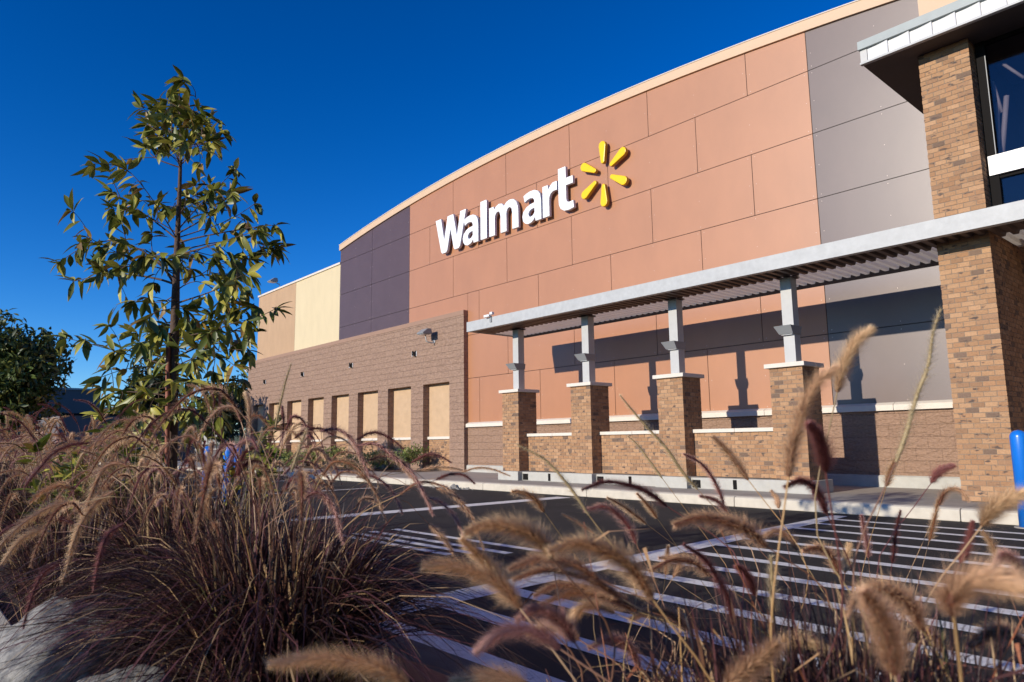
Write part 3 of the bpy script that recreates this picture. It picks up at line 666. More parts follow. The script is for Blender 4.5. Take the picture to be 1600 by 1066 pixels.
    for py in (640,):
        c = trunk_at(py); q = A+(B-A)*((900-py)/380.)
        b.tube([q+(-.03, 0, 0), (q+c)/2+(0, .045, 0), c+(.04, 0, 0), (q+c)/2+(0, -.045, 0), q+(-.03, 0, 0)], .006, 5, cap=False)
    b.build('tie', M['tyre'], s, recalc=False)
main_tree()
def bush_tree(name, c, H, R, rz, n, L, seed, label, trunk=True, crown0=.35, mats='leaf2', base=None, cat='tree', group=None):
    r = np.random.RandomState(seed); t = thing(name, c, label, cat, group); c = np.array(c, float)
    b = MB(); zc = c[2]+H-rz
    if trunk: b.tube([c, c+(0.02*R, 0, H*.4), c+(-.03*R, 0, H*.8)], [H*.022, H*.017, H*.008], 7)
    cl = []; 
    for k in range(16):
        d = r.normal(size=3); d /= np.linalg.norm(d); q = np.array([c[0], c[1], zc])+d*np.array([R, R, rz])*r.uniform(.35, .72); cl.append((q, r.uniform(.35, .6)))
        b.tube([np.array([c[0], c[1], c[2]+H*r.uniform(.15, .6)]), (q+np.array([c[0], c[1], zc]))/2, q], [H*.007+.002, H*.005+.001, .003], 5, cap=False)
    b.build('trunk', M['bark'], t, recalc=False)
    P = []
    for q, s in cl:
        m_ = n//16; d = r.normal(size=(m_, 3)); d /= np.linalg.norm(d, axis=1)[:, None]; P.append(q+d*(r.rand(m_, 1)**.45)*np.array([R, R, rz])*s)
    P = np.concatenate(P); k = len(P); P = P[P[:, 2] > c[2]+.02]; k = len(P)
    D = r.normal(size=(k, 3))+np.array([0, 0, -.3]); Nn = np.array([0, 0, 1.])+r.normal(size=(k, 3))*.7
    V, F_, cols = leaf_array(P, D, Nn, L*r.uniform(.6, 1.3, k), L*.36*r.uniform(.8, 1.3, k), leaf_cols(k, r, *(base or (((.05, .075, .018), (.10, .14, .028), (.20, .21, .045)), (.4, .4, .2)))), .2)
    link('crown', np_mesh('crown', V-c, F_, [M[mats]], cols=cols), t); return t
p = at(-14, 700, 17.5); bush_tree('leafy_tree', (p[0], p[1], 0), 4.35, 1.75, 1.65, 12000, .19, 5, 'dense green tree at the left edge in front of the dark far building')
far = (((.020, .034, .016), (.035, .05, .02), (.05, .06, .03)), (.5, .35, .15))
for i, (px, dep, H, R, n, lb) in enumerate(((232, 30, 4.9, 1.35, 2600, 'round dark tree behind the young tree trunk'), (345, 34, 4.1, 1.0, 2000, 'loose small tree in the gap between the young tree and the brown wing'), (376, 42, 5.3, 1.5, 2200, 'grey green tree right against the far corner of the brown wing'), (300, 55, 4.8, 2.4, 1600, 'low dark tree far behind the parking lot between the trunks'), (410, 70, 4.0, 3.0, 1500, 'low hazy tree at the horizon just left of the brown wing'), (172, 48, 3.4, 2.2, 1500, 'low dark tree in front of the lower far building'))):
    p = at(px, 700, dep); bush_tree('far_tree', (p[0], p[1], 0), H, R, H*.36, n, .30, 20+i, lb, base=far)
shb = (((.09, .13, .035), (.18, .22, .05), (.34, .36, .10)), (.4, .4, .2))
for i, x in enumerate(np.linspace(-32.6, -19.0, 9)):
    lb = ['small green shrub at the far corner end of the bed under the brown wing'] + ['leafy green shrub in front of the %s blind window from the far corner' % w for w in ('second', 'third', 'fourth', 'fifth', 'sixth')] + ['shrub below the seventh blind window of the brown wing', 'dark rounded shrub left of the last blind window', 'taller shrub directly left of the last brown pilaster before the orange wall']
    x += random.uniform(-.25, .25)
    bush_tree('shrub', (x, 12.2, .15), .62+.12*(i % 3), .72, .34, 900, .10, 50+i, lb[i], trunk=False, base=shb, cat='shrub', group='shrubs in the bed under the brown wing')
# broad-leaved shrubs among the grass
def leafy_shrub(c, H, R, n, seed, label):
    r = np.random.RandomState(seed); t = thing('broadleaf_shrub', c, label, 'shrub'); c = np.array(c, float); b = MB(); tw = []
    for k in range(n):
        a = r.uniform(0, 6.28); e = c+np.array([math.cos(a)*R*r.uniform(.3, 1), math.sin(a)*R*r.uniform(.3, 1)*.7, H*r.uniform(.55, 1)])
        path = wob(c, e, 5, .03, r, .04); b.tube(path, [.006, .005, .004, .004, .003, .002], 5, cap=False); tw.append(path)
    b.build('stems', M['bark'], t, recalc=False)
    V, F_, cols = twigs_to_leaves(tw, r, .13, .045, .03, .2, tip=7); cols = cols*1.2+np.array([.0, .012, 0])
    link('foliage', np_mesh('foliage', V-c, F_, [M['leaf']], cols=cols, smooth=True), t)
p = at(218, 720, 5.2); leafy_shrub((p[0], p[1], .12), 1.2, .42, 13, 3, 'broad-leaved green shrub rising from the grass just left of the young tree')
p = at(118, 720, 4.4); leafy_shrub((p[0], p[1], .12), .88, .36, 12, 4, 'low yellow-green shrub buried in the grass at the left')
p = at(395, 720, 5.0); leafy_shrub((p[0], p[1], .12), 1.05, .36, 9, 5, 'thin olive shrub in the grass right of the young tree')

# ------------------------------------------------------------------ far buildings, car, far bollards
t = thing('far_building', (-80, 0, 0), 'large dark windowless building at the far left behind the leafy tree', 'building')
b = MB(); b.box(-100, -68, -30, 13.3, 0, 5.75); b.build('wall', M['farwall'], t)
b = MB(); b.box(-100.1, -67.9, -30.1, 13.4, 5.751, 5.9); b.build('parapet_cap', M['steelgrey'], t)
t = thing('far_building', (-110, 10, 0), 'lower far building with a pale roof band right of the big dark one', 'building')
b = MB(); b.box(-120, -92, 5, 32, 0, 5.0); b.build('wall', M['farwall'], t)
b = MB(); b.box(-120.2, -91.8, 4.8, 32.2, 5.0, 5.6); b.build('roof_band', M['farband'], t)
t = thing('far_building', (-50, 14, 0), 'small dark block behind the young tree trunk', 'building')
b = MB(); q = at(302, 690, 46); b.box(q[0]-8, q[0], q[1]-7.5, q[1], 0, 2.9); b.build('wall', M['farwall'], t)
b = MB(); b.box(q[0]-8.05, q[0]+.05, q[1]-7.55, q[1]+.05, 2.9, 3.02); b.build('parapet_cap', M['black'], t)
q_ = on(684, 765, 2, 0.0); b = MB(); rr_ = np.random.RandomState(4)
for k in range(46):
    cx_, cy_ = q_[0]+rr_.normal()*.32, 9.50+rr_.normal()*.07; h_ = rr_.uniform(.01, .05)*(1 if k > 5 else 2.2); a_ = rr_.uniform(0, 6.28); w_ = h_*rr_.uniform(.9, 1.6)
    p_ = [(cx_+w_*math.cos(a_+t), cy_+w_*math.sin(a_+t)*.8, 0) for t in (0, 1.7, 3.0, 4.6)]; top_ = (cx_+w_*.2, cy_, h_)
    for i in range(4): b.face([p_[i], p_[(i+1) % 4], top_])
tag(b.build('dirt_debris', M['boulder']), 'small heap of dirt and pebbles in the gutter against the pale kerb', 'debris', kind='stuff')
def car(c, rz, label):
    t = thing('parked_car', (0, 0, 0), label, 'car'); t.location = c; t.rotation_euler.z = rz
    body = [(-2.3, .35), (-2.32, .85), (-2.2, 1.02), (-1.25, 1.08), (1.2, 1.06), (2.15, .92), (2.3, .7), (2.32, .35)]
    b = MB(); b.prism(body, -.88, .88, axis=1); b.build('body', M['silver'], t, bevel=.05)
    cab = [(-1.95, 1.06), (-1.75, 1.70), (-1.4, 1.78), (.2, 1.76), (.5, 1.68), (1.15, 1.07)]
    b = MB(); b.prism(cab, -.74, .74, axis=1); b.build('cabin', M['silver'], t, bevel=.05)
    b = MB(); b.prism([(-1.65, 1.12), (-1.5, 1.62), (.35, 1.62), (.85, 1.12)], -.755, .755, axis=1); b.build('side_window', M['carglass'], t)
    b = MB(); b.face([(.62, -.66, 1.62), (.62, .66, 1.62), (1.17, .7, 1.12), (1.17, -.7, 1.12)]); b.build('windscreen', M['carglass'], t)
    for x in (-1.45, 1.45):
        for y in (-.86, .72):
            b = MB(); b.tube([(x, y, .34), (x, y+.14, .34)], .34, 18); w = b.build('wheel', M['tyre'], t)
            b = MB(); b.tube([(x, y-.005, .34), (x, y+.145, .34)], .20, 12); b.build('rim', M['galvs'], w)
p = at(362, 690, 44); car((p[0], p[1], 0), 2.2, 'silver car parked far off in the gap left of the brown wing')
for i, (px, d, lb) in enumerate(((325, 15, 'leftmost blue bollard seen through the grass tips'), (358, 12.5, 'middle blue bollard seen through the grass tips'), (371, 14, 'blue bollard among the grass tips nearest the brown wing'))):
    p = at(px, 700, d); bollard(p, lb, r=.09, h=1.0)

# ------------------------------------------------------------------ purple fountain grass
def blades(n, R0, H, spread, r, w=.0045, dry=.19):
    az = r.uniform(0, 2*math.pi, n); rr = R0*np.sqrt(r.rand(n)); root = np.stack([rr*np.cos(az), rr*np.sin(az), np.zeros(n)], 1)
    az2 = az+r.normal(size=n)*.7; dirh = np.stack([np.cos(az2), np.sin(az2), np.zeros(n)], 1)
    reach = spread*np.clip(np.abs(r.normal(.55, .32, n)), .05, 1.4); h = H*r.uniform(.55, 1.05, n); droop = h*np.clip(reach/spread-.25, 0, 1)*r.uniform(.5, 1.25, n)
    K = 8; V = np.zeros((n, K, 2, 3)); side0 = np.stack([-np.sin(az2), np.cos(az2), np.zeros(n)], 1); tw = r.uniform(-1.2, 1.2, n)
    sd = side0*np.cos(tw)[:, None]+np.array([0, 0, 1.])*np.sin(tw)[:, None]*.6
    ww = w*r.uniform(.6, 1.3, n)
    for k in range(K):
        t = k/(K-1.); c = root+dirh*(reach*t**1.55)[:, None]; c[:, 2] += h*(1-(1-t)**1.6)-droop*t**3
        wk = (ww*(1-t**2.2)*(.6+.4*min(1, t*5)))[:, None]
        V[:, k, 0] = c+sd*wk; V[:, k, 1] = c-sd*wk
    V[:, :, :, 2] = np.maximum(V[:, :, :, 2], .0); V = V.reshape(-1, 3); F_ = []
    for k in range(K-1): F_.append((2*k, 2*k+1, 2*k+3, 2*k+2))
    F_ = (np.array(F_)[None]+(np.arange(n)*2*K)[:, None, None]).reshape(-1, 4)
    pal = np.array([(.042, .017, .018), (.100, .036, .036), (.022, .011, .011), (.15, .072, .040), (.44, .29, .15), (.10, .09, .03)]); pr = np.array([.36, .24, .40-dry, .10, dry*.55, dry*.45-.10+.0+.0]) 
    pr = np.abs(pr)/np.abs(pr).sum(); col = pal[r.choice(6, n, p=pr)]*r.uniform(.75, 1.3, (n, 1)); cols = np.repeat(col, 2*K, axis=0)
    return V, F_, cols
def smooth_path(pts, n):
    P = np.array(pts, float); m = len(P); Q = np.vstack([2*P[0]-P[1], P, 2*P[-1]-P[-2]]); out = []
    for i in range(m-1):
        p0, p1, p2, p3 = Q[i:i+4]
        for k in range(12):
            t = k/12; out.append(.5*((2*p1)+(-p0+p2)*t+(2*p0-5*p1+4*p2-p3)*t*t+(-p0+3*p1-3*p2+p3)*t**3))
    out.append(P[-1]); out = np.array(out); s = np.r_[0, np.cumsum(np.linalg.norm(np.diff(out, axis=0), axis=1))]
    q = np.linspace(0, s[-1], n); return np.stack([np.interp(q, s, out[:, i]) for i in range(3)], 1), s[-1]
PC = {'tan': ((.30, .12, .055), (.95, .70, .42)), 'brown': ((.22, .075, .045), (.90, .60, .36)), 'pink': ((.22, .060, .060), (.80, .50, .40)), 'maroon': ((.085, .020, .024), (.36, .13, .11)), 'dry': ((.50, .38, .20), (.85, .70, .46))}
def plume_arrays(path, rad, kind, r, nb, stalk=None, sr=.0013, bw=.00042):
    """path base->tip; bristles stand off the core and lean to the tip"""
    C_, L_ = smooth_path(path, 60); T_ = np.gradient(C_, axis=0); T_ /= np.linalg.norm(T_, axis=1)[:, None]
    u = r.rand(nb); i = (u*59).astype(int); f = (u*59-i)[:, None]; c = C_[i]*(1-f)+C_[np.minimum(i+1, 59)]*f; t = T_[i]
    q = r.normal(size=(nb, 3)); q -= t*np.sum(q*t, 1)[:, None]; q /= np.linalg.norm(q, axis=1)[:, None]
    prof = np.minimum(1, .45+u*5)*(1-.62*u**2.6); ln = rad*prof*r.uniform(.6, 1.75, nb)*np.where(r.rand(nb) < .10, 1.35, 1)
    lean = r.uniform(.25, 1.0, nb)
    tip = c+(q+t*lean[:, None])*ln[:, None]+np.array([0, 0, -.12])*ln[:, None]*r.rand(nb, 1)
    s = np.cross(q, t); V = np.stack([c+s*bw+q*rad*.1, c-s*bw+q*rad*.1, tip+s*bw*.25], 1).reshape(-1, 3)
    F1 = np.arange(nb*3).reshape(-1, 3); a, b_ = np.array(PC[kind][0]), np.array(PC[kind][1]); sh = r.uniform(.8, 1.2, (nb, 1))
    if kind == 'pink': mixu = (u[:, None]*.5)
    else: mixu = 0
    cb = (a+(b_-a)*.18)*sh; ct = b_*sh*1.12*(1-.15*mixu); cols = np.stack([cb, cb, ct], 1).reshape(-1, 3)
    # core
    k = 6; cr = rad*.26*np.minimum(1, .5+np.linspace(0, 1, 60)*6)*(1-.7*np.linspace(0, 1, 60)**2)
    A = np.cross(T_, np.array([.3, .2, 1.])); A /= np.linalg.norm(A, axis=1)[:, None]; B = np.cross(T_, A); th = np.arange(k)*2*math.pi/k
    CV = (C_[:, None]+cr[:, None, None]*(A[:, None]*np.cos(th)[None, :, None]+B[:, None]*np.sin(th)[None, :, None])).reshape(-1, 3)
    def tubef(n, off):
        o = []
        for x in range(n-1):
            for y in range(k):
                p0, p1, p2, p3 = off+x*k+y, off+x*k+(y+1) % k, off+(x+1)*k+(y+1) % k, off+(x+1)*k+y; o += [(p0, p1, p2), (p0, p2, p3)]
        return np.array(o)
    F2 = tubef(60, len(V)); cc = np.repeat((a*.9)[None], len(CV), 0); V = np.vstack([V, CV]); cols = np.vstack([cols, cc]); mi = np.r_[np.zeros(nb), np.zeros(len(F2))]; F_ = np.vstack([F1, F2])
    if stalk is not None:
        S_, _ = smooth_path(stalk, 16); TS = np.gradient(S_, axis=0); TS /= np.linalg.norm(TS, axis=1)[:, None]
        A = np.cross(TS, np.array([.3, .9, .1])); A /= np.linalg.norm(A, axis=1)[:, None]; B = np.cross(TS, A)
        rr_ = np.linspace(sr*1.5, sr, 16); SV = (S_[:, None]+rr_[:, None, None]*(A[:, None]*np.cos(th)[None, :, None]+B[:, None]*np.sin(th)[None, :, None])).reshape(-1, 3)
        F3 = tubef(16, len(V)); sc = np.array({'maroon': (.14, .045, .04), 'pink': (.30, .15, .09)}.get(kind, ((.46, .27, .11), (.34, .23, .10), (.20, .09, .05), (.50, .32, .18))[r.randint(4)]))*r.uniform(.75, 1.15)
        V = np.vstack([V, SV]); cols = np.vstack([cols, np.repeat(sc[None], len(SV), 0)]); F_ = np.vstack([F_, F3]); mi = np.r_[mi, np.ones(len(F3))]
    return V, F_, cols, mi
# shared far plumes: root at the origin, arching along +x
GEN = []
gr_ = np.random.RandomState(99)
for k, (kind, lean, arc, hh) in enumerate((('brown', .30, .16, .98), ('tan', .20, .12, 1.05), ('pink', .36, .18, .92), ('maroon', .25, .15, 1.0), ('brown', .45, .17, .86), ('tan', .30, .20, .95), ('maroon', .12, .08, 1.08), ('brown', .55, .14, .74))):
    hh *= .97; b0 = (lean, 0, hh-.02); stalk = [(0, 0, 0), (lean*.25, .02, hh*.45), (lean*.68, .01, hh*.84), b0]
    if k in (1, 6): pl = [b0, (lean+.05, 0, hh+.07), (lean+.11, .01, hh+.12), (lean+.17, .01, hh+.13)]
    else: pl = [b0, (lean+arc*.35, 0, hh+.03), (lean+arc*.85, .01, hh+.01), (lean+arc*1.25, .02, hh-.07), (lean+arc*1.4, .02, hh-.13)]
    V, F_, cols, mi = plume_arrays(pl, (.0150 if kind != 'maroon' else .0100), kind, gr_, 900, stalk, bw=.0008, sr=.0016)
    GEN.append(np_mesh('flower_plume', V, F_, [M['bristle'], M['stalk']], mi, cols))
LEAFM = {}; 
for key, (n, R0, H, sp, w) in {'full': (2300, .22, .67, .78, .0040), 'mid': (1200, .20, .80, .72, .0045), 'far': (520, .20, .78, .70, .0075), 'thin': (1400, .17, .64, .46, .0036), 'few': (160, .16, .5, .42, .0032)}.items():
    V, F_, cols = blades(n, R0, H, sp, np.random.RandomState(len(key)*7+n), w); LEAFM[key] = np_mesh('leaves', V, F_, [M['blade']], None, cols)
CL = {}
def clump(key, c, kind, nplume, label, s=1., bias=None, group=None, seed=0):
    r = random.Random(seed); t = thing('fountain_grass_plant', (c[0], c[1], .12), label, 'ornamental grass', group); CL[key] = t
    o = link('leaves', LEAFM[kind], t); o.rotation_euler.z = r.uniform(0, 6.28); o.scale = (s, s, s*r.uniform(.95, 1.05))
    for k in range(nplume):
        q = link('flower_plume', r.choice(GEN), t); a = r.uniform(0, 6.28)
        if bias is not None and r.random() < .6: a = r.gauss(bias, .7)
        q.rotation_euler = (r.gauss(0, .05), r.gauss(0, .06), a); q.location = (r.gauss(0, .07), r.gauss(0, .07), 0); z = s*r.uniform(.82, 1.08); q.scale = (z*r.uniform(.8, 1.3), z, z)
    return t
G1 = 'purple fountain grass in the left part of the planter'
clump('D1', (-2.42, 1.05), 'full', 13, 'dense dark purple grass clump at lower left centre, nearest of the left mass', 1.0, group=G1, seed=1)
clump('D16', (-3.02, 1.02), 'mid', 12, 'dark grass clump between the boulders and the nearest clump', .82, bias=3.4, group=G1, seed=17)
clump('D1b', (-2.88, 1.18), 'full', 16, 'dark grass clump just behind the nearest left clump, beside the white stripes', .90, group=G1, seed=2)
clump('D2', (-3.35, 1.05), 'mid', 22, 'grass clump rising directly behind the smaller boulder', .95, group=G1, seed=3)
clump('D3', (-3.75, 1.30), 'mid', 24, 'grass clump on the kerb side behind the dark front clumps', .95, group=G1, seed=4)
clump('D4', (-4.75, 1.18), 'mid', 34, 'grass clump round the foot of the young tree', .92, bias=3.0, group=G1, seed=5)
clump('D5', (-5.3, .85), 'mid', 40, 'tan-plumed grass clump behind the large boulder at the left edge', .95, bias=3.3, group=G1, seed=6)
clump('D6', (-6.2, 1.20), 'far', 44, 'grass clump left of the young tree, second row behind the boulder', .98, bias=3.0, group=G1, seed=7)
clump('D7', (-7.1, .85), 'far', 44, 'grass clump at the left edge, third behind the boulder', 1.0, bias=3.2, group=G1, seed=8)
clump('D8', (-7.7, 1.30), 'far', 40, 'pinkish grass clump seen between the two broad-leaved shrubs', 1.0, group=G1, seed=9)
clump('D9', (-9.2, 1.0), 'far', 44, 'far grass clump left of the broad-leaved shrub by the tree', 1.03, group=G1, seed=10)
clump('D10', (-9.9, 1.34), 'far', 38, 'far grass clump behind the young tree', 1.03, group=G1, seed=11)
clump('D11', (-11.8, 1.1), 'far', 44, 'far grass clump in front of the dark far building', 1.06, group=G1, seed=12)
clump('D12', (-12.6, 1.38), 'far', 36, 'far grass clump beyond the tree, near the kerb', 1.06, group=G1, seed=13)
clump('D13', (-14.8, 1.25), 'far', 40, 'second farthest grass clump along the planter', 1.08, group=G1, seed=14)
clump('D14', (-18.2, 1.25), 'far', 40, 'farthest grass clump at the end of the planter', 1.1, group=G1, seed=15)
clump('D15', (-4.1, .72), 'thin', 12, 'thin tan grass tuft hanging over the large boulder', .9, bias=3.6, group=G1, seed=16)
G2 = 'purple fountain grass near the camera at right'
clump('A', (-.66, 1.22), 'thin', 0, 'sparse grass clump in the right foreground with two upright plumes', .95, group=G2, seed=21)
clump('B', (-.36, 1.20), 'thin', 0, 'sparse grass clump at the right edge in front of the striped paving', .9, group=G2, seed=22)
clump('Cc', (-.92, 1.12), 'few', 0, 'sparse grass clump at bottom centre with plumes sweeping left over the stripes', .85, group=G2, seed=23)
clump('Ff', (-.52, 1.30), 'thin', 0, 'rusty grass clump with broken orange leaves behind the right foreground plumes', .95, group=G2, seed=25)
clump('E', (-.42, .74), 'thin', 0, 'lowest grass clump right under the camera at the bottom right corner', .62, group=G2, seed=24)
# plumes one can tell apart, each at its own distance: (clump, kind, width px, [(px,py) base -> tip])
PL = [
 ('Cc', 'tan', 31, [(1020, 937), (990, 890), (954, 866), (903, 849), (858, 861)]),
 ('A', 'brown', 22, [(1198, 854), (1170, 830), (1143, 819), (1095, 809), (1054, 820)]),
 ('A', 'maroon', 13, [(1147, 980), (1140, 945), (1129, 918), (1102, 875), (1068, 851)]),
 ('Cc', 'tan', 28, [(862, 872), (840, 843), (805, 826), (762, 821), (728, 831)]),
 ('Cc', 'tan', 27, [(812, 950), (790, 920), (747, 896), (700, 883), (661, 884)]),
 ('Cc', 'tan', 25, [(815, 948), (795, 928), (775, 900), (752, 872), (722, 842)]),
 ('Cc', 'brown', 21, [(935, 905), (903, 886), (870, 875), (835, 874), (795, 889)]),
 ('Cc', 'brown', 20, [(968, 934), (940, 914), (905, 900), (850, 891), (802, 906)]),
 ('Cc', 'brown', 18, [(985, 945), (945, 925), (913, 918), (869, 915), (834, 931)]),
 ('Cc', 'brown', 18, [(995, 955), (954, 934), (920, 927), (890, 928), (845, 944)]),
 ('Cc', 'pink', 22, [(898, 1004), (880, 975), (858, 959), (831, 953), (808, 969)]),
 ('Cc', 'tan', 18, [(960, 958), (940, 947), (913, 947), (900, 957), (888, 972)]),
 ('Cc', 'pink', 24, [(875, 1014), (850, 994), (820, 984), (778, 989), (744, 1018)]),
 ('A', 'maroon', 12, [(1042, 791), (1018, 773), (992, 761), (948, 753), (910, 765)]),
 ('A', 'pink', 10, [(1131, 788), (1124, 768), (1114, 748), (1095, 724), (1068, 709)]),
 ('A', 'pink', 10, [(1138, 802), (1126, 787), (1112, 779), (1093, 775)]),
 ('Cc', 'dry', 14, [(920, 805), (900, 775), (882, 751), (851, 718), (808, 695)]),
 ('A', 'dry', 8, [(1035, 748), (1014, 719), (995, 694), (980, 681)]),
 ('A', 'dry', 12, [(1090, 765), (1066, 737), (1041, 700), (1012, 669), (987, 640), (969, 618)]),
 ('A', 'tan', 17, [(1169, 750), (1153, 727), (1135, 703), (1114, 682)]),
 ('A', 'dry', 17, [(1208, 962), (1206, 930), (1206, 900), (1205, 870)]),
 ('A', 'brown', 27, [(1232, 745), (1236, 712), (1243, 678), (1261, 625), (1282, 592), (1308, 574)]),
 ('B', 'tan', 22, [(1308, 613), (1312, 588), (1321, 563), (1338, 533), (1361, 514)]),
 ('A', 'maroon', 20, [(1290, 738), (1287, 712), (1280, 685), (1265, 662)]),
 ('B', 'dry', 20, [(1400, 722), (1416, 677), (1435, 611), (1450, 572), (1458, 520), (1470, 482)]),
 ('B', 'maroon', 11, [(1455, 755), (1463, 742), (1474, 733), (1490, 727)]),
 ('B', 'brown', 12, [(1467, 790), (1474, 772), (1487, 764), (1502, 767), (1514, 783)]),
 ('A', 'maroon', 13, [(1292, 803), (1283, 780), (1270, 760), (1250, 751), (1226, 761)]),
 ('B', 'tan', 28, [(1534, 822), (1548, 800), (1572, 782), (1604, 770)]),
 ('B', 'brown', 27, [(1442, 985), (1425, 950), (1400, 930), (1370, 921), (1343, 931), (1326, 962)]),
 ('E', 'brown', 36, [(1398, 1055), (1392, 1020), (1385, 985), (1370, 952), (1350, 925)]),
 ('B', 'brown', 42, [(1490, 962), (1486, 935), (1508, 910), (1550, 903), (1610, 918)]),
 ('E', 'tan', 24, [(1190, 1050), (1205, 1018), (1232, 1000), (1265, 1000), (1303, 1016)]),
 ('E', 'brown', 30, [(1130, 1075), (1160, 1052), (1188, 1030), (1215, 1004)]),
 ('B', 'pink', 9, [(1357, 872), (1355, 850), (1351, 830), (1346, 805)]),
 ('B', 'maroon', 9, [(1394, 880), (1397, 855), (1401, 825), (1407, 798)]),
 ('A', 'tan', 14, [(1320, 895), (1322, 875), (1328, 850)]),
 ('Cc', 'tan', 9, [(1010, 819), (990, 803), (972, 790), (948, 777)]),
 ('A', 'tan', 9, [(1027, 810), (1018, 797), (1008, 785), (995, 771)]),
 ('Cc', 'tan', 7, [(929, 834), (910, 822), (895, 812), (878, 803)]),
 ('Cc', 'pink', 14, [(994, 850), (985, 828), (970, 808), (945, 792), (913, 797)]),
 ('A', 'tan', 9, [(1040, 898), (1042, 878), (1044, 853)]),
 ('A', 'brown', 8, [(1217, 794), (1214, 780), (1205, 767)]),
 ('E', 'tan', 30, [(640, 1070), (600, 1046), (563, 1037), (500, 1029), (422, 1038)]),
 ('Cc', 'tan', 28, [(830, 1080), (800, 1063), (760, 1058), (705, 1066)]),
 ('B', 'tan', 10, [(1452, 845), (1460, 812), (1466, 780)]),
 ('B', 'pink', 16, [(1600, 905), (1588, 880), (1568, 868), (1552, 885)]),
 ('E', 'tan', 26, [(1410, 1075), (1402, 1045), (1385, 1020)]),
 ('A', 'brown', 12, [(1052, 902), (1062, 884), (1050, 872), (1030, 872)]),
 ('B', 'maroon', 12, [(1500, 880), (1512, 850), (1520, 815)]),
 ('Cc', 'tan', 20, [(905, 1000), (885, 985), (855, 978), (825, 990)]),
 ('A', 'brown', 16, [(1110, 900), (1085, 880), (1050, 876), (1015, 892)]),
 ('A', 'tan', 18, [(1075, 985), (1050, 962), (1015, 955), (985, 968)]),
 ('B', 'brown', 16, [(1310, 900), (1300, 870), (1280, 856), (1255, 860)]),
 ('B', 'tan', 18, [(1480, 1030), (1465, 1000), (1440, 985), (1410, 992)]),
 ('B', 'brown', 22, [(1600, 1010), (1575, 990), (1545, 990), (1515, 1010)]),
 ('Ff', 'tan', 14, [(1560, 880), (1550, 850), (1535, 830)]),
 ('Cc', 'pink', 16, [(1000, 1040), (980, 1010), (950, 1000), (920, 1012)]),
 ('A', 'maroon', 12, [(1180, 930), (1168, 900), (1150, 885)]),
 ('Ff', 'tan', 12, [(1385, 760), (1392, 735), (1404, 712)]),
 ('Ff', 'brown', 14, [(1245, 860), (1232, 838), (1210, 830), (1190, 840)]),
 ('Cc', 'tan', 14, [(850, 800), (838, 782), (820, 770), (800, 768)]),
 # left mass
 ('D1b', 'maroon', 7, [(460, 685), (479, 672), (500, 670), (521, 680)]),
 ('D1b', 'pink', 11, [(500, 674), (526, 671), (550, 687), (564, 714), (577, 745)]),
 ('D3', 'maroon', 7, [(557, 687), (581, 676), (607, 683), (631, 702)]),
 ('D1b', 'pink', 12, [(560, 696), (586, 694), (612, 711), (645, 740), (664, 775), (677, 806)]),
 ('D1b', 'brown', 9, [(575, 720), (600, 713), (622, 722), (645, 748), (662, 772)]),
 ('D1b', 'pink', 9, [(557, 746), (581, 744), (605, 759), (620, 780), (629, 803)]),
 ('D1', 'pink', 12, [(470, 785), (488, 770), (507, 775), (524, 801), (537, 850)]),
 ('D3', 'maroon', 6, [(643, 723), (666, 711), (685, 712), (705, 723)]),
 ('D3', 'brown', 6, [(657, 735), (680, 730), (705, 731), (723, 735)]),
 ('D3', 'maroon', 7, [(681, 750), (704, 741), (726, 743), (742, 756)]),
 ('D3', 'brown', 6, [(721, 738), (747, 731), (772, 734), (797, 744)]),
 ('D1b', 'brown', 9, [(682, 762), (707, 775), (728, 801), (745, 832), (756, 858)]),
 ('D1b', 'pink', 8, [(670, 778), (690, 786), (712, 810), (726, 842)]),
 ('D1b', 'brown', 9, [(670, 819), (689, 836), (702, 853), (710, 870)]),
 ('D2', 'tan', 15, [(202, 728), (180, 724), (160, 736), (140, 780), (122, 832), (97, 912)]),
 ('D2', 'tan', 13, [(178, 768), (160, 778), (146, 790), (124, 824), (108, 868)]),
 ('D2', 'maroon', 8, [(140, 692), (110, 696), (84, 708), (60, 734), (38, 762)]),
 ('D1', 'maroon', 9, [(193, 818), (170, 834), (158, 862), (150, 900), (146, 925)]),
 ('D2', 'maroon', 9, [(94, 880), (74, 890), (58, 912), (46, 945), (36, 982)]),
 ('D4', 'tan', 12, [(322, 742), (320, 722), (313, 698), (305, 676)]),
 ('D1', 'dry', 9, [(430, 670), (437, 635), (445, 601), (455, 568)]),
 ('D1', 'dry', 10, [(455, 738), (463, 715), (470, 695), (480, 670)]),
 ('D3', 'dry', 9, [(392, 735), (398, 712), (405, 690), (410, 668)]),
 ('D1', 'pink', 9, [(300, 800), (292, 780), (278, 772), (258, 775), (246, 790)]),
 ('D1', 'tan', 9, [(330, 815), (322, 790), (332, 768), (345, 762)]),
 ('D4', 'tan', 10, [(232, 770), (226, 745), (236, 722), (250, 712)]),
 ('D2', 'tan', 13, [(112, 788), (84, 790), (44, 812), (10, 842), (-6, 862)]),
 ('D2', 'maroon', 8, [(115, 818), (84, 808), (46, 812), (12, 826), (-8, 842)]),
 ('D2', 'tan', 12, [(80, 832), (56, 830), (30, 846), (4, 880)]),
 ('D2', 'brown', 11, [(118, 764), (92, 760), (66, 768), (46, 786)]),
 ('D4', 'brown', 8, [(205, 690), (180, 684), (155, 690), (130, 706)]),
 ('D4', 'tan', 9, [(230, 690), (205, 686), (180, 694), (158, 708)]),
 ('D1', 'maroon', 8, [(365, 745), (385, 725), (405, 722), (420, 735)]),
 ('D1', 'maroon', 8, [(400, 700), (385, 705), (375, 722), (372, 742)]),
]
pr = np.random.RandomState(5)
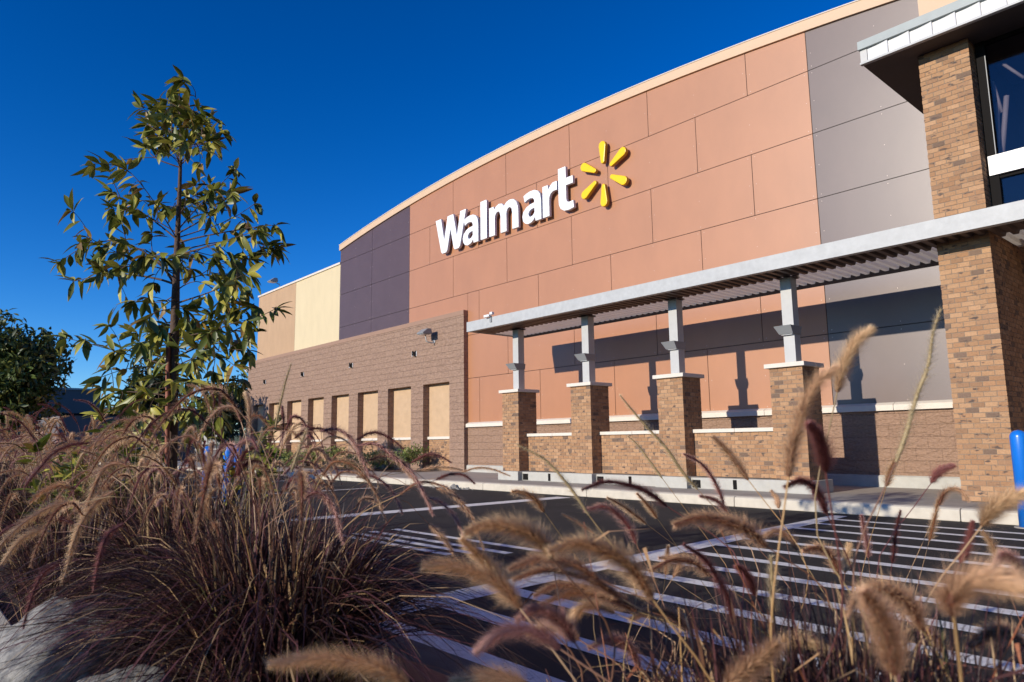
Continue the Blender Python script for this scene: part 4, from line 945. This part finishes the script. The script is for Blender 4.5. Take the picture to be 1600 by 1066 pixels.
for ck, kind, w, pts in PL:
    t = CL[ck]; dia = {'tan': .029, 'brown': .027, 'pink': .024, 'maroon': .019, 'dry': .022}[kind]; dep = dia*F/w
    org = ORG[t.name]; dc = float((org-CAM)@_f)
    if ck in ('D1', 'D1b', 'D2', 'D3', 'D4'): dep = min(max(dep, dc-.45), dc+.35)
    rad = w*dep/F/2*(1.38 if ck[0] != 'D' else 1.45); slope = pr.uniform(-.12, .12); m_ = len(pts)
    P = np.array([at(x, y, dep*(1+slope*.25*(k/(m_-1.)-.5))) for k, (x, y) in enumerate(pts)])
    root = np.array([org[0], org[1], .12])+np.array([pr.normal()*.06, pr.normal()*.06, 0])
    d0 = P[0]-P[1]; d0 /= np.linalg.norm(d0); L0 = np.linalg.norm(root-P[0])
    m1 = P[0]+d0*L0*.26; m2 = root*.62+P[0]*.38+np.array([0, 0, L0*.02]); m2 = (m2+m1)/2*.7+m2*.3
    if m1[2] > P[0][2]+.12: m1[2] = P[0][2]+.12
    near = dep < 1.8
    V, F_, cols, mi = plume_arrays(P-org, rad, kind, pr, (3600 if near else 1700) if kind != 'dry' else 900, [root-org, m2-org, m1-org, P[0]-org], sr=.0014 if near else .0011, bw=.00046 if near else .0006)
    link('flower_plume', np_mesh('flower_plume', V, F_, [M['bristle'], M['stalk']], mi, cols), t)
# bare dry culms and broken leaves of the right clumps
for key, n, seed in (('A', 110, 1), ('B', 60, 2), ('Cc', 34, 3), ('E', 16, 4), ('Ff', 90, 5)):
    r = np.random.RandomState(seed); t = CL[key]; b = MB()
    for k in range(n):
        a = r.uniform(0, 6.28); ln = r.uniform(.18, .50)+(.22 if r.rand() < .13 else 0); le = r.uniform(.02, .30); x, y = r.normal()*.08, r.normal()*.08; u_ = r.rand()
        c = np.array((.50, .28, .10) if u_ < .22 else ((.30, .10, .045) if u_ < .38 else ((.12, .045, .03) if u_ < .7 else (.055, .022, .02))))*r.uniform(.7, 1.2)
        o_ = ORG[t.name]; p0 = o_+(x, y, 0); p2 = o_+(x+math.cos(a)*le, y+math.sin(a)*le, ln); p1 = (p0+p2)/2+(math.cos(a)*-.02, math.sin(a)*-.02, .02)
        b.tube([p0, p1, p2], [.0020, .0017, .0009], 5, c=tuple(c), cap=False)
        for j in range(r.randint(1, 4)):            # leaves snapped off short or folded over at a node
            a2 = r.uniform(0, 6.28); q = p0+(p2-p0)*r.uniform(.3, .95); l2 = r.uniform(.05, .16); w2 = r.uniform(.002, .0045)
            d1 = np.array([math.cos(a2), math.sin(a2), r.uniform(.1, 1.2)]); d1 /= np.linalg.norm(d1); d2 = np.array([math.cos(a2), math.sin(a2), r.uniform(-1.6, .4)]); d2 /= np.linalg.norm(d2)
            m_ = q+d1*l2*.5; e_ = m_+d2*l2*r.uniform(.4, 1.1); s_ = np.array([-math.sin(a2), math.cos(a2), .3])*w2
            c2 = np.array((.62, .36, .17) if r.rand() < .4 else ((.40, .15, .07) if r.rand() < .5 else (.10, .04, .03)))*r.uniform(.7, 1.2); c2 = tuple(c2)
            b.face([q+s_*.6, q-s_*.6, m_-s_, m_+s_], c=c2); b.face([m_+s_, m_-s_, e_], c=c2)
    b.build('dry_stems', M['stalk'], t, recalc=False)
